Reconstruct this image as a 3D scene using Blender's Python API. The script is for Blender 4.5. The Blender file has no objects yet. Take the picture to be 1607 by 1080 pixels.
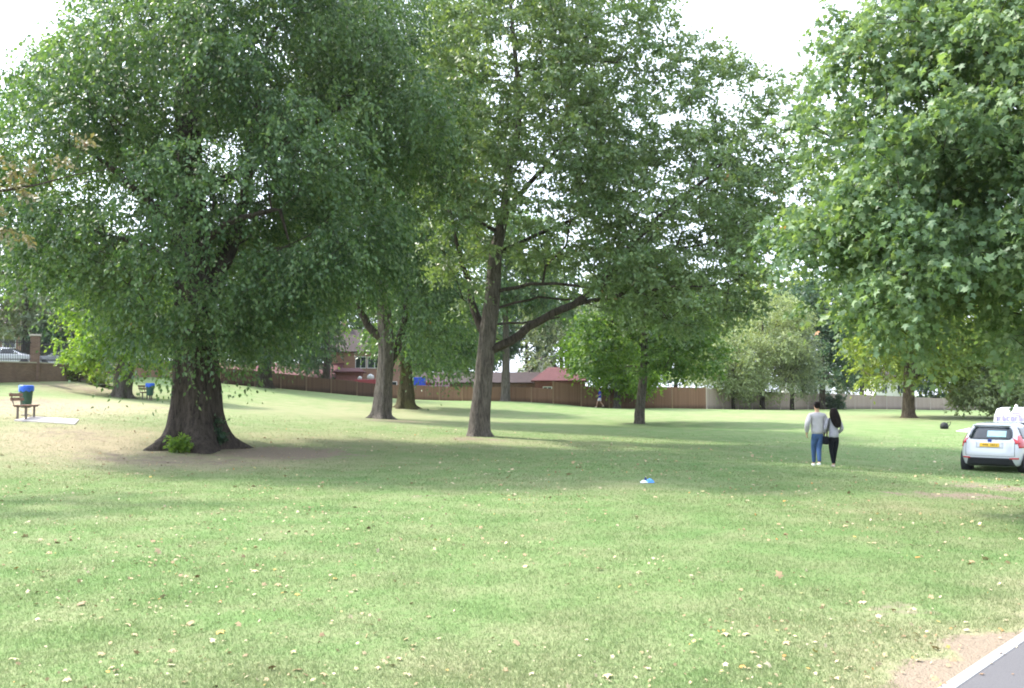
import bpy, math, random
import numpy as np
from mathutils import Vector, Matrix
random.seed(7); RNG = np.random.default_rng(11)
SC = bpy.context.scene; COL = SC.collection
F, HOR, CH = 1350.0, 620.0, 1.9
PITCH = math.atan(80.0/F); CP, SP = math.cos(PITCH), math.sin(PITCH)

# ------------------------------------------------------------------ placing
def px(u, v, Y):
    a = (u-803.5)/F; b = (540-v)/F
    x, y, z = a, CP-b*SP, SP+b*CP
    k = Y/y
    return np.array([x*k, Y, CH+z*k])

CTRL = [px(*t) for t in [(1283,735,23.3),(1520,744,25),(1016,757,18.7),(300,702,27),(750,684,34),(597,657,48),
    (637,641,62),(1003,665,52),(968,645,78),(940,643,80),(1426,656,60),(1482,674,45),(400,607,80),(600,625,85),
    (690,631,83),(800,630,80),(900,636,78),(1000,640,78),(1100,642,79),(1200,643,89),(1340,642,107),(1500,644,120),
    (0,600,50),(60,598,53),(175,595,63),(260,592,72),(345,605,78),(40,659,30),(122,665,29),(192,625,52),(235,628,50),
    (0,725,22),(1600,655,60),(1560,745,24.5)]]
CTRL += [np.array(t,float) for t in [(0,5,0),(-5,8,.0),(5,8,0),(3,5,0),(-8,14,.05),(8,14,-.05),(0,14,0),(-20,14,.3),(18,16,-.25),(28,33,-.35),(60,60,-.3),(-45,50,3.0),(-40,30,2.0),(-60,90,3.5)]]
CTRL = np.array(CTRL)
def _phi(r): return np.where(r > 1e-9, r*r*np.log(np.maximum(r,1e-9)), 0)
n = len(CTRL); _A = np.zeros((n+3, n+3))
_d = np.linalg.norm(CTRL[:,None,:2]-CTRL[None,:,:2], axis=2)/30
_A[:n,:n] = _phi(_d)+np.eye(n)*0.004
_A[:n,n] = 1; _A[:n,n+1:] = CTRL[:,:2]/30; _A[n:,:n] = _A[:n,n:].T
_W = np.linalg.solve(_A, np.concatenate([CTRL[:,2],[0,0,0]]))
def gz(x, y):
    x = np.atleast_1d(np.asarray(x,float)); y = np.atleast_1d(np.asarray(y,float)); s = x.shape
    q = np.stack([np.clip(x.ravel(),-60,62), np.clip(y.ravel(),4,122)],1)
    out = np.empty(len(q))
    for i in range(0, len(q), 20000):
        c = q[i:i+20000]
        d = np.linalg.norm(c[:,None]-CTRL[None,:,:2], axis=2)/30
        out[i:i+20000] = _phi(d)@_W[:n]+_W[n]+c@_W[n+1:]/30
    return out.reshape(s)
def g1(x, y): return float(gz(x,y)[0])
def gp(u, v):                      # where the view ray meets the lawn
    Ys = np.concatenate([np.arange(4,40,.1), np.arange(40,130,.25)])
    P = np.array([px(u,v,Y) for Y in Ys]); h = P[:,2]-gz(P[:,0],P[:,1])
    i = np.argmax(h < 0)
    return P[i] if h[i] < 0 else P[-1]
def on(u, Y):                      # ground point at column u, depth Y
    x = (u-803.5)/F*Y
    return np.array([x, Y, g1(x,Y)])

# ------------------------------------------------------------------ objects
def empty(name, loc, label, cat, group=None, rz=0):
    o = bpy.data.objects.new(name, None); COL.objects.link(o)
    o.location = [float(c) for c in loc]; o.rotation_euler = (0,0,rz); o.empty_display_size = .2
    tag(o, label, cat, group); return o
def tag(o, label=None, cat=None, group=None, kind=None):
    if label: o['label'] = label
    if cat: o['category'] = cat
    if group: o['group'] = group
    if kind: o['kind'] = kind
    return o
def link(name, me, mat, parent=None):
    o = bpy.data.objects.new(name, me); COL.objects.link(o)
    if mat: me.materials.append(mat)
    if parent: o.parent = parent
    return o
def mesh_np(name, V, Fc, mat, parent=None, fattr=None, pattr=None, smooth=False, origin=None):
    """V (N,3) world or local, Fc (M,k) equal-sized polygons"""
    V = np.asarray(V, np.float32)
    if origin is not None: V = V-np.asarray(origin, np.float32)
    Fc = np.asarray(Fc, np.int32); M, k = Fc.shape
    me = bpy.data.meshes.new(name)
    me.vertices.add(len(V)); me.vertices.foreach_set('co', np.ascontiguousarray(V).ravel())
    me.loops.add(M*k); me.loops.foreach_set('vertex_index', np.ascontiguousarray(Fc).ravel())
    me.polygons.add(M); me.polygons.foreach_set('loop_start', np.arange(0,M*k,k,dtype=np.int32))
    me.polygons.foreach_set('loop_total', np.full(M,k,np.int32))
    for nm, a in (fattr or {}).items():
        at = me.attributes.new(nm,'FLOAT','FACE'); at.data.foreach_set('value', np.asarray(a,np.float32))
    for nm, a in (pattr or {}).items():
        at = me.attributes.new(nm,'FLOAT','POINT'); at.data.foreach_set('value', np.asarray(a,np.float32))
    me.update(calc_edges=True); me.validate()
    if smooth: me.polygons.foreach_set('use_smooth', np.ones(len(me.polygons),bool))
    return link(name, me, mat, parent)

class MB:
    def __init__(s): s.v = []; s.f = []
    def add(s, vs, fs):
        b = len(s.v); s.v += [tuple(float(c) for c in p) for p in vs]; s.f += [tuple(i+b for i in f) for f in fs]; return s
    def box(s, x0,x1,y0,y1,z0,z1, M=None):
        vs = [Vector(p) for p in ((x0,y0,z0),(x1,y0,z0),(x1,y1,z0),(x0,y1,z0),(x0,y0,z1),(x1,y0,z1),(x1,y1,z1),(x0,y1,z1))]
        if M is not None: vs = [M@p for p in vs]
        return s.add(vs, [(0,3,2,1),(4,5,6,7),(0,1,5,4),(1,2,6,5),(2,3,7,6),(3,0,4,7)])
    def tube(s, pts, rad, n=10, cap=True):
        pts = [Vector([float(c) for c in p]) for p in pts]
        if not hasattr(rad,'__len__'): rad = [rad]*len(pts)
        rings = []; up = None
        for i, p in enumerate(pts):
            t = (pts[min(i+1,len(pts)-1)]-pts[max(i-1,0)]).normalized()
            if up is None: up = t.orthogonal().normalized()
            up = (up-t*up.dot(t)); up = up.normalized() if up.length > 1e-5 else t.orthogonal().normalized()
            w = t.cross(up)
            rings.append([p+(up*math.cos(a)+w*math.sin(a))*rad[i] for a in [2*math.pi*k/n for k in range(n)]])
        vs = [q for r in rings for q in r]; fs = []
        for i in range(len(pts)-1):
            for k in range(n): fs.append((i*n+k, i*n+(k+1)%n, (i+1)*n+(k+1)%n, (i+1)*n+k))
        if cap: fs.append(tuple(range(n))[::-1]); fs.append(tuple((len(pts)-1)*n+k for k in range(n)))
        return s.add(vs, fs)
    def lathe(s, prof, n=20, c=(0,0,0), axis='z'):
        vs = []
        for r, z in prof:
            for k in range(n):
                a = 2*math.pi*k/n
                p = (r*math.cos(a), r*math.sin(a), z) if axis == 'z' else (r*math.cos(a), z, r*math.sin(a))
                vs.append((p[0]+c[0], p[1]+c[1], p[2]+c[2]))
        fs = [(i*n+k, i*n+(k+1)%n, (i+1)*n+(k+1)%n, (i+1)*n+k) for i in range(len(prof)-1) for k in range(n)]
        fs += [tuple(range(n))[::-1], tuple((len(prof)-1)*n+k for k in range(n))]
        return s.add(vs, fs)
    def build(s, name, mat, parent=None, smooth=False, bevel=0):
        me = bpy.data.meshes.new(name); me.from_pydata(s.v, [], s.f); me.validate(); me.update()
        if smooth:
            for p in me.polygons: p.use_smooth = True
        o = link(name, me, mat, parent)
        if bevel:
            m = o.modifiers.new('Bevel','BEVEL'); m.width = bevel; m.segments = 2; m.limit_method = 'ANGLE'
        return o

# ------------------------------------------------------------------ materials
class NT:
    def __init__(s, name):
        s.m = bpy.data.materials.new(name); s.m.use_nodes = True; s.t = s.m.node_tree; s.t.nodes.clear()
        s.out = s.n('ShaderNodeOutputMaterial')
    def n(s, ty, **kw):
        nd = s.t.nodes.new(ty)
        for k, v in kw.items():
            if k in nd.inputs: nd.inputs[k].default_value = v
            else: setattr(nd, k, v)
        return nd
    def l(s, a, b): s.t.links.new(a, b)
    def noise(s, scale, detail=3, rough=.55, vec=None, dist=0):
        nd = s.n('ShaderNodeTexNoise'); nd.inputs['Scale'].default_value = scale; nd.inputs['Detail'].default_value = detail
        nd.inputs['Roughness'].default_value = rough; nd.inputs['Distortion'].default_value = dist
        if vec is not None: s.l(vec, nd.inputs['Vector'])
        return nd.outputs['Fac']
    def ramp(s, fac, stops):
        nd = s.n('ShaderNodeValToRGB'); cr = nd.color_ramp
        while len(cr.elements) < len(stops): cr.elements.new(.5)
        for e, (p, c) in zip(cr.elements, stops):
            e.position = p; e.color = (*c, 1) if hasattr(c,'__len__') else (c,c,c,1)
        s.l(fac, nd.inputs['Fac']); return nd.outputs['Color']
    def mix(s, fac, a, b, mode='MIX'):
        nd = s.n('ShaderNodeMix'); nd.data_type = 'RGBA'; nd.blend_type = mode
        for sock, val in ((nd.inputs['Factor'],fac),(nd.inputs[6],a),(nd.inputs[7],b)):
            if hasattr(val,'is_output'): s.l(val, sock)
            elif hasattr(val,'__len__'): sock.default_value = (*val,1)
            else: sock.default_value = val
        return nd.outputs[2]
    def math(s, op, a, b=0, clamp=False):
        nd = s.n('ShaderNodeMath'); nd.operation = op; nd.use_clamp = clamp
        for i, v in enumerate((a,b)):
            if hasattr(v,'is_output'): s.l(v, nd.inputs[i])
            else: nd.inputs[i].default_value = v
        return nd.outputs[0]
    def attr(s, name): return s.n('ShaderNodeAttribute', attribute_name=name).outputs['Fac']
    def coord(s, which='Object', scale=(1,1,1)):
        if which == 'Pos': o = s.n('ShaderNodeNewGeometry').outputs['Position']
        else: o = s.n('ShaderNodeTexCoord').outputs[which]
        if scale != (1,1,1):
            mp = s.n('ShaderNodeMapping'); mp.inputs['Scale'].default_value = scale; s.l(o, mp.inputs['Vector']); o = mp.outputs[0]
        return o
    def bump(s, h, strength=.5, dist=.02):
        b = s.n('ShaderNodeBump'); b.inputs['Strength'].default_value = strength; b.inputs['Distance'].default_value = dist
        s.l(h, b.inputs['Height']); return b.outputs[0]
    def principled(s, col, rough=.7, bump=None, spec=.4, metal=0, coat=0, trans=0, alpha=None):
        p = s.n('ShaderNodeBsdfPrincipled')
        if hasattr(col,'is_output'): s.l(col, p.inputs['Base Color'])
        else: p.inputs['Base Color'].default_value = (*col,1)
        if hasattr(rough,'is_output'): s.l(rough, p.inputs['Roughness'])
        else: p.inputs['Roughness'].default_value = rough
        p.inputs['Specular IOR Level'].default_value = spec; p.inputs['Metallic'].default_value = metal
        p.inputs['Coat Weight'].default_value = coat; p.inputs['Transmission Weight'].default_value = trans
        if bump is not None: s.l(bump, p.inputs['Normal'])
        s.l(p.outputs[0], s.out.inputs['Surface']); return s.m

def plain(name, col, rough=.6, var=.12, scale=6, spec=.4, metal=0, coat=0, bump=.15):
    t = NT(name); nz = t.noise(scale, 5, .6, t.coord())
    c = t.mix(t.ramp(nz, [(.3,0.0),(.7,1.0)]), tuple(x*(1-var) for x in col), tuple(min(1,x*(1+var)) for x in col))
    return t.principled(c, rough, t.bump(nz, bump, .01), spec, metal, coat)

def leafmat(name, dark, mid, light, accent=(.35,.16,.03), acc=.985, transl=.4, rough=.45, gloss=.35, patch=.25):
    t = NT(name); c = t.ramp(t.attr('tint'), [(0,dark),(.5,mid),(.9,light),(acc,light),(min(acc+.004,1),accent)])
    big = t.ramp(t.noise(.35, 2, .5, t.coord('Pos')), [(.35,0.0),(.65,1.0)])
    c = t.mix(big, t.mix(patch, c, tuple(x*.9 for x in dark)), t.mix(patch, c, light))
    p = t.n('ShaderNodeBsdfPrincipled'); t.l(c, p.inputs['Base Color']); p.inputs['Roughness'].default_value = rough
    p.inputs['Specular IOR Level'].default_value = gloss
    tr = t.n('ShaderNodeBsdfTranslucent')
    t.l(t.mix(1.0, c, (1.5,1.45,.55), 'MULTIPLY'), tr.inputs['Color'])
    ms = t.n('ShaderNodeMixShader'); ms.inputs[0].default_value = transl
    t.l(p.outputs[0], ms.inputs[1]); t.l(tr.outputs[0], ms.inputs[2]); t.l(ms.outputs[0], t.out.inputs['Surface'])
    return t.m

def barkmat(name, a, b, moss=None):
    t = NT(name); v = t.coord('Object',(5,5,.9)); nz = t.noise(2.2, 6, .65, v, .6)
    fine = t.noise(9, 5, .7, v)
    f = t.math('ADD', t.math('MULTIPLY', nz, .65), t.math('MULTIPLY', fine, .35))
    c = t.mix(t.ramp(f, [(.38,0.0),(.6,1.0)]), a, b)
    if moss:
        c = t.mix(t.ramp(t.noise(.9, 4, .6, t.coord()), [(.5,0.0),(.68,.75)]), c, moss)
    return t.principled(c, .92, t.bump(f, 1.0, .14), .15)

BARK = {'grey': barkmat('bark_grey',(.058,.048,.043),(.21,.185,.163)),
        'dark': barkmat('bark_dark',(.03,.024,.022),(.11,.09,.075)),
        'brown': barkmat('bark_brown',(.05,.035,.026),(.19,.15,.115)),
        'mossy': barkmat('bark_mossy',(.04,.034,.02),(.13,.11,.06),(.11,.11,.03))}

def grass_color(t):
    P = t.coord('Pos'); dry, soil = t.attr('dry'), t.attr('soil')
    big = t.noise(.16, 4, .55, P); med = t.noise(1.1, 4, .6, P); fine = t.noise(14, 3, .65, P)
    c = t.mix(t.ramp(big,[(.36,0.0),(.62,1.0)]), GREEN_A, GREEN_B)
    c = t.mix(t.ramp(med,[(.4,0.0),(.7,.38)]), c, GREEN_C)
    dm = t.math('ADD', t.math('MULTIPLY', dry, 1.0), t.math('MULTIPLY', t.math('SUBTRACT', med, .5), .9))
    dm = t.math('ADD', dm, t.math('MULTIPLY', t.math('SUBTRACT', fine, .5), .7), True)
    c = t.mix(t.math('MULTIPLY', dm, .9), c, STRAW)
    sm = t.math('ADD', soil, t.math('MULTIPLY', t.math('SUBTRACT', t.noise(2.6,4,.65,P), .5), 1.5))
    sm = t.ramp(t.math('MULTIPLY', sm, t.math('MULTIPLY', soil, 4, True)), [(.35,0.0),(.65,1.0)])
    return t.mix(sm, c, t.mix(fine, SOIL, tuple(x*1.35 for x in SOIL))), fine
HAZE = .00016
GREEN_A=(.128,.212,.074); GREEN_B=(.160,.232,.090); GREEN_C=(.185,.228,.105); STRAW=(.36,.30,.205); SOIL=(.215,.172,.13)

# ------------------------------------------------------------------ camera, world, sun
cam = bpy.data.cameras.new('camera'); co = bpy.data.objects.new('camera', cam); COL.objects.link(co)
cam.sensor_width = 36; cam.lens = 36*F/1607; cam.clip_end = 6000; cam.clip_start = .1
co.location = (0,0,CH); co.rotation_euler = (math.pi/2+PITCH, 0, 0); SC.camera = co
SUN = Vector((-.80,.34,.0)).normalized(); EL = math.radians(50)
w = bpy.data.worlds.new('World'); SC.world = w; w.use_nodes = True; nt = w.node_tree
bg = nt.nodes['Background']; sky = nt.nodes.new('ShaderNodeTexSky'); sky.sky_type = 'NISHITA'; sky.sun_disc = False
sky.sun_elevation = EL; sky.sun_rotation = math.atan2(SUN.x, SUN.y); sky.dust_density = 3; sky.air_density = 1.0
tc = nt.nodes.new('ShaderNodeTexCoord'); nz = nt.nodes.new('ShaderNodeTexNoise'); nz.inputs['Scale'].default_value = 2.2; nz.inputs['Detail'].default_value = 6
nt.links.new(tc.outputs['Generated'], nz.inputs['Vector'])
rp = nt.nodes.new('ShaderNodeValToRGB'); rp.color_ramp.elements[0].position=.25; rp.color_ramp.elements[0].color=(.55,.55,.55,1); rp.color_ramp.elements[1].position=.6; rp.color_ramp.elements[1].color=(.95,.95,.95,1)
nt.links.new(nz.outputs['Fac'], rp.inputs['Fac'])
mx = nt.nodes.new('ShaderNodeMix'); mx.data_type='RGBA'; nt.links.new(rp.outputs['Color'], mx.inputs['Factor'])
nt.links.new(sky.outputs[0], mx.inputs[6])
dt = nt.nodes.new('ShaderNodeVectorMath'); dt.operation='DOT_PRODUCT'; nt.links.new(tc.outputs['Generated'], dt.inputs[0]); dt.inputs[1].default_value = (SUN.x*.75,SUN.y*.75,.66)
mr = nt.nodes.new('ShaderNodeMapRange'); nt.links.new(dt.outputs['Value'], mr.inputs['Value']); mr.inputs['From Min'].default_value=-.7; mr.inputs['From Max'].default_value=1; mr.inputs['To Min'].default_value=3.4; mr.inputs['To Max'].default_value=15
vm = nt.nodes.new('ShaderNodeVectorMath'); vm.operation='SCALE'; vm.inputs[0].default_value=(.88,.98,1.14); nt.links.new(mr.outputs['Result'], vm.inputs['Scale'])
nt.links.new(vm.outputs[0], mx.inputs[7])     # thin bright cloud, brightest round the veiled sun
nt.links.new(mx.outputs[2], bg.inputs['Color']); bg.inputs['Strength'].default_value = .12
sl = bpy.data.lights.new('sun','SUN'); sl.energy = 3.9; sl.angle = math.radians(4); sl.color = (1,.94,.84)
so = bpy.data.objects.new('sun', sl); COL.objects.link(so)
sd = Vector((SUN.x*math.cos(EL), SUN.y*math.cos(EL), math.sin(EL)))
so.rotation_euler = sd.to_track_quat('Z','Y').to_euler(); so.location = sd*100
SC.view_settings.view_transform = 'Standard'; SC.view_settings.look = 'None'; SC.view_settings.exposure = 1.3; SC.view_settings.gamma = 1
SC.cycles.max_bounces = 8; SC.cycles.diffuse_bounces = 4; SC.cycles.transmission_bounces = 4; SC.cycles.glossy_bounces = 2
SC.cycles.filter_width = 1.9

# ------------------------------------------------------------------ ground
PA, PB = np.array([2.72,5.64]), np.array([3.85,6.76]); PD = (PB-PA)/np.linalg.norm(PB-PA); PN = np.array([PD[1],-PD[0]])  # right-hand side
def path_side(x, y): return (x-PA[0])*PN[0]+(y-PA[1])*PN[1]
def ell(u, v, ru, ry, amt=1.0):
    c = gp(u,v); return (c[0], c[1], ru*c[1]/F, ry, amt)
DRY = [ell(60,640,190,10,1.0), ell(120,695,260,4.2,.95), ell(300,725,260,2.4,.75), ell(560,650,250,14,.45), ell(450,690,300,4,.45), ell(150,612,80,6,.6), ell(560,690,330,3.5,.28), ell(600,640,180,6,.35),
       ell(760,692,200,2.2,.4), ell(1300,655,300,7,.35), ell(700,1060,500,1.2,.22), ell(1330,985,180,.9,.3), ell(1500,655,130,6,.35),
       ell(900,760,250,1.6,.2), ell(1420,800,160,1.2,.3), ell(1100,1000,300,.8,.15)]
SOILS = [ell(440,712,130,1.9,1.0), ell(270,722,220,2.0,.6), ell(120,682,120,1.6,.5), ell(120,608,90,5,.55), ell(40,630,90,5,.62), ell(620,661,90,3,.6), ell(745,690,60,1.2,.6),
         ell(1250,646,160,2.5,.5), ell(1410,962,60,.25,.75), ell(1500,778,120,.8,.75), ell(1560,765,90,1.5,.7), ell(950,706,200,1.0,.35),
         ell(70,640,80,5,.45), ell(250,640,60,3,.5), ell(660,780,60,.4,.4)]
def masks(x, y):
    d = np.zeros_like(x); s = np.zeros_like(x)
    for cx, cy, rx, ry, a in DRY:
        q = ((x-cx)/rx)**2+((y-cy)/ry)**2; d = np.maximum(d, a*np.exp(-q*.9))
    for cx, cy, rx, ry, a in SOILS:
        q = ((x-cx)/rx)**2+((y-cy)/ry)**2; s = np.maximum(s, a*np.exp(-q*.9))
    ps = path_side(x,y); along = (x-PA[0])*PD[0]+(y-PA[1])*PD[1]
    wv = .36+.16*np.sin(along*1.9)+.1*np.sin(along*4.7+1)+.05*np.sin(along*13)
    s = np.maximum(s, np.clip((ps+wv)/.28,0,1)*1.0*(ps < 3.3)); d = np.maximum(d, np.clip((ps+wv+.7)/.7,0,1)*.45)
    return d+.10, s
def axis(parts):
    out = []
    for a, b, st in parts: out += list(np.arange(a,b,st))
    return np.array(out+[parts[-1][1]])
gx = axis([(-3000,-300,450),(-300,-80,20),(-80,-16,1.0),(-16,16,.3),(16,80,1.0),(80,300,20),(300,3000,450)])
gy = axis([(-300,-10,29),(-10,4,1),(4,40,.3),(40,130,.8),(130,400,20),(400,4000,400)])
X, Yg = np.meshgrid(gx, gy); Z = gz(X, Yg)
nx, ny = len(gx), len(gy); idx = np.arange(nx*ny).reshape(ny,nx)
Fq = np.stack([idx[:-1,:-1],idx[:-1,1:],idx[1:,1:],idx[1:,:-1]],-1).reshape(-1,4)
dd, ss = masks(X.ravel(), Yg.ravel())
t = NT('lawn'); c, fine = grass_color(t)
P = t.coord('Pos'); hf = t.math('ADD', fine, t.noise(60,2,.6,P))
LAWN = t.principled(c, .95, t.bump(hf, .6, .05), .1)
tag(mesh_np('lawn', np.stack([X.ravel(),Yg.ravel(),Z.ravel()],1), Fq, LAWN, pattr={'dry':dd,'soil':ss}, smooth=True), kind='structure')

# path at the right corner with pale edging
def strip(a, b, zo, s0=-14, s1=26, st=.5):
    S = np.arange(s0, s1, st); V = []; Fs = []
    for s in S:
        for k in (a,b):
            p = PA+PD*s+PN*k; V.append((p[0],p[1],g1(*p)+zo))
    for i in range(len(S)-1): Fs.append((2*i,2*i+1,2*i+3,2*i+2))
    return V, Fs
t = NT('asphalt'); P = t.coord('Pos'); a = t.noise(90,3,.7,P); b = t.noise(1.5,4,.6,P)
asp = t.principled(t.mix(a, t.mix(b,(.070,.068,.074),(.095,.092,.10)), (.15,.145,.15)), .9, t.bump(a,.5,.006), .2)
V, Fs = strip(.087, 3.2, .012); tag(mesh_np('path', V, Fs, asp), kind='structure')
t = NT('edging'); P = t.coord('Pos'); a = t.noise(30,4,.7,P)
edg = t.principled(t.mix(a,(.28,.27,.27),(.37,.36,.36)), .85, t.bump(a,.3,.005), .2)
mb = MB(); S = np.arange(-12,24,.915)
for s in S:
    p = PA+PD*s; q = PA+PD*(s+.905); z0, z1 = g1(*p), g1(*q); n_ = PN*.085
    vs = [(p[0],p[1],z0-.08),(q[0],q[1],z1-.08),(q[0]+n_[0],q[1]+n_[1],z1-.08),(p[0]+n_[0],p[1]+n_[1],z0-.08)]
    vs += [(v[0],v[1],v[2]+.098) for v in vs]
    mb.add(vs, [(0,3,2,1),(4,5,6,7),(0,1,5,4),(1,2,6,5),(2,3,7,6),(3,0,4,7)])
tag(mb.build('path_edging', edg, bevel=.006), kind='structure')

# ------------------------------------------------------------------ leaves
TEMPL = {
 'simple': (np.array([(0,0,0),(.42,-.30,.05),(1,0,-.06),(.42,.30,.05)]), np.array([(0,1,2),(0,2,3)])),
 'narrow': (np.array([(0,0,0),(.45,-.17,.03),(1,0,-.05),(.45,.17,.03)]), np.array([(0,1,2),(0,2,3)])),
 'lobed': (np.array([(.3,0,.02),(0,0,0),(.02,-.42,-.08),(.27,-.23,.02),(.52,-.56,-.12),(.66,-.19,.02),(1.1,0,-.18),(.66,.19,.02),(.52,.56,-.12),(.27,.23,.02),(.02,.42,-.08)]),
           np.array([(0,i,i+1) for i in range(1,10)]+[(0,10,1)])),
}
def norm(a): return a/np.maximum(np.linalg.norm(a,axis=-1,keepdims=True),1e-9)
def leaves(pos, along, up, size, kind):
    T, TF = TEMPL[kind]; N = len(pos)
    a = norm(along); nn = norm(up-a*np.sum(a*up,1,keepdims=True)); s = np.cross(nn,a)
    sz = size[:,None,None]
    V = pos[:,None,:]+sz*(T[None,:,0,None]*a[:,None,:]+T[None,:,1,None]*s[:,None,:]+T[None,:,2,None]*nn[:,None,:])
    Fc = TF[None]+(np.arange(N)*len(T))[:,None,None]
    return V.reshape(-1,3), Fc.reshape(-1,3), len(TF)

def clump_leaves(cen, out, K, M, L, size, kind, droop, spread=1.0, flat=.6, rng=RNG):
    N = len(cen)
    d = rng.normal(size=(N,K,3)); d[...,2] *= flat
    d = norm(norm(d)*spread+out[:,None,:]*.7)
    d[...,2] -= droop*.5; d = norm(d)
    Ls = L*rng.uniform(.5,1.3,(N,K,1,1))
    tt = (np.arange(M)+.5)/M; tt = np.clip(tt[None,None,:,None]+rng.normal(0,.06,(N,K,M,1)),0.02,1.1)
    pos = cen[:,None,None,:]+d[:,:,None,:]*Ls*tt
    pos[...,2] -= (droop*Ls*tt*tt)[...,0]*.75
    pos = pos+rng.normal(0,.035*L/.6,(N,K,M,3))
    al = d[:,:,None,:]+rng.normal(0,.75,(N,K,M,3)); al[...,2] -= droop*.9+.25
    up = np.array([0,-.25,.75])+rng.normal(0,.8,(N,K,M,3))
    sz = size*rng.uniform(.6,1.35,(N,K,M))
    tw = rng.uniform(0,1,(N,1,1))*.35+rng.uniform(0,.65,(N,K,M))
    pos, al, up = pos.reshape(-1,3), al.reshape(-1,3), up.reshape(-1,3)
    V, Fc, nf = leaves(pos, al, up, sz.ravel(), kind)
    return V, Fc, np.repeat(tw.ravel(), nf)

# ------------------------------------------------------------------ trees
def densify(pts, step):
    out = [pts[0]]
    for a, b in zip(pts[:-1], pts[1:]):
        k = max(1, int(np.linalg.norm(b-a)/step))
        for i in range(1,k+1): out.append(a+(b-a)*i/k)
    return out
def smooth_path(P, r, step):
    """Catmull-Rom through P with radii r"""
    P = [np.asarray(p,float) for p in P]; o = []; rr = []
    for i in range(len(P)-1):
        p0 = P[max(i-1,0)]; p1 = P[i]; p2 = P[i+1]; p3 = P[min(i+2,len(P)-1)]
        k = max(1,int(np.linalg.norm(p2-p1)/step))
        for j in range(k):
            t_ = j/k
            o.append(.5*((2*p1)+(-p0+p2)*t_+(2*p0-5*p1+4*p2-p3)*t_**2+(-p0+3*p1-3*p2+p3)*t_**3)); rr.append(r[i]+(r[i+1]-r[i])*t_)
    o.append(P[-1]); rr.append(r[-1]); return o, rr

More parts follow.
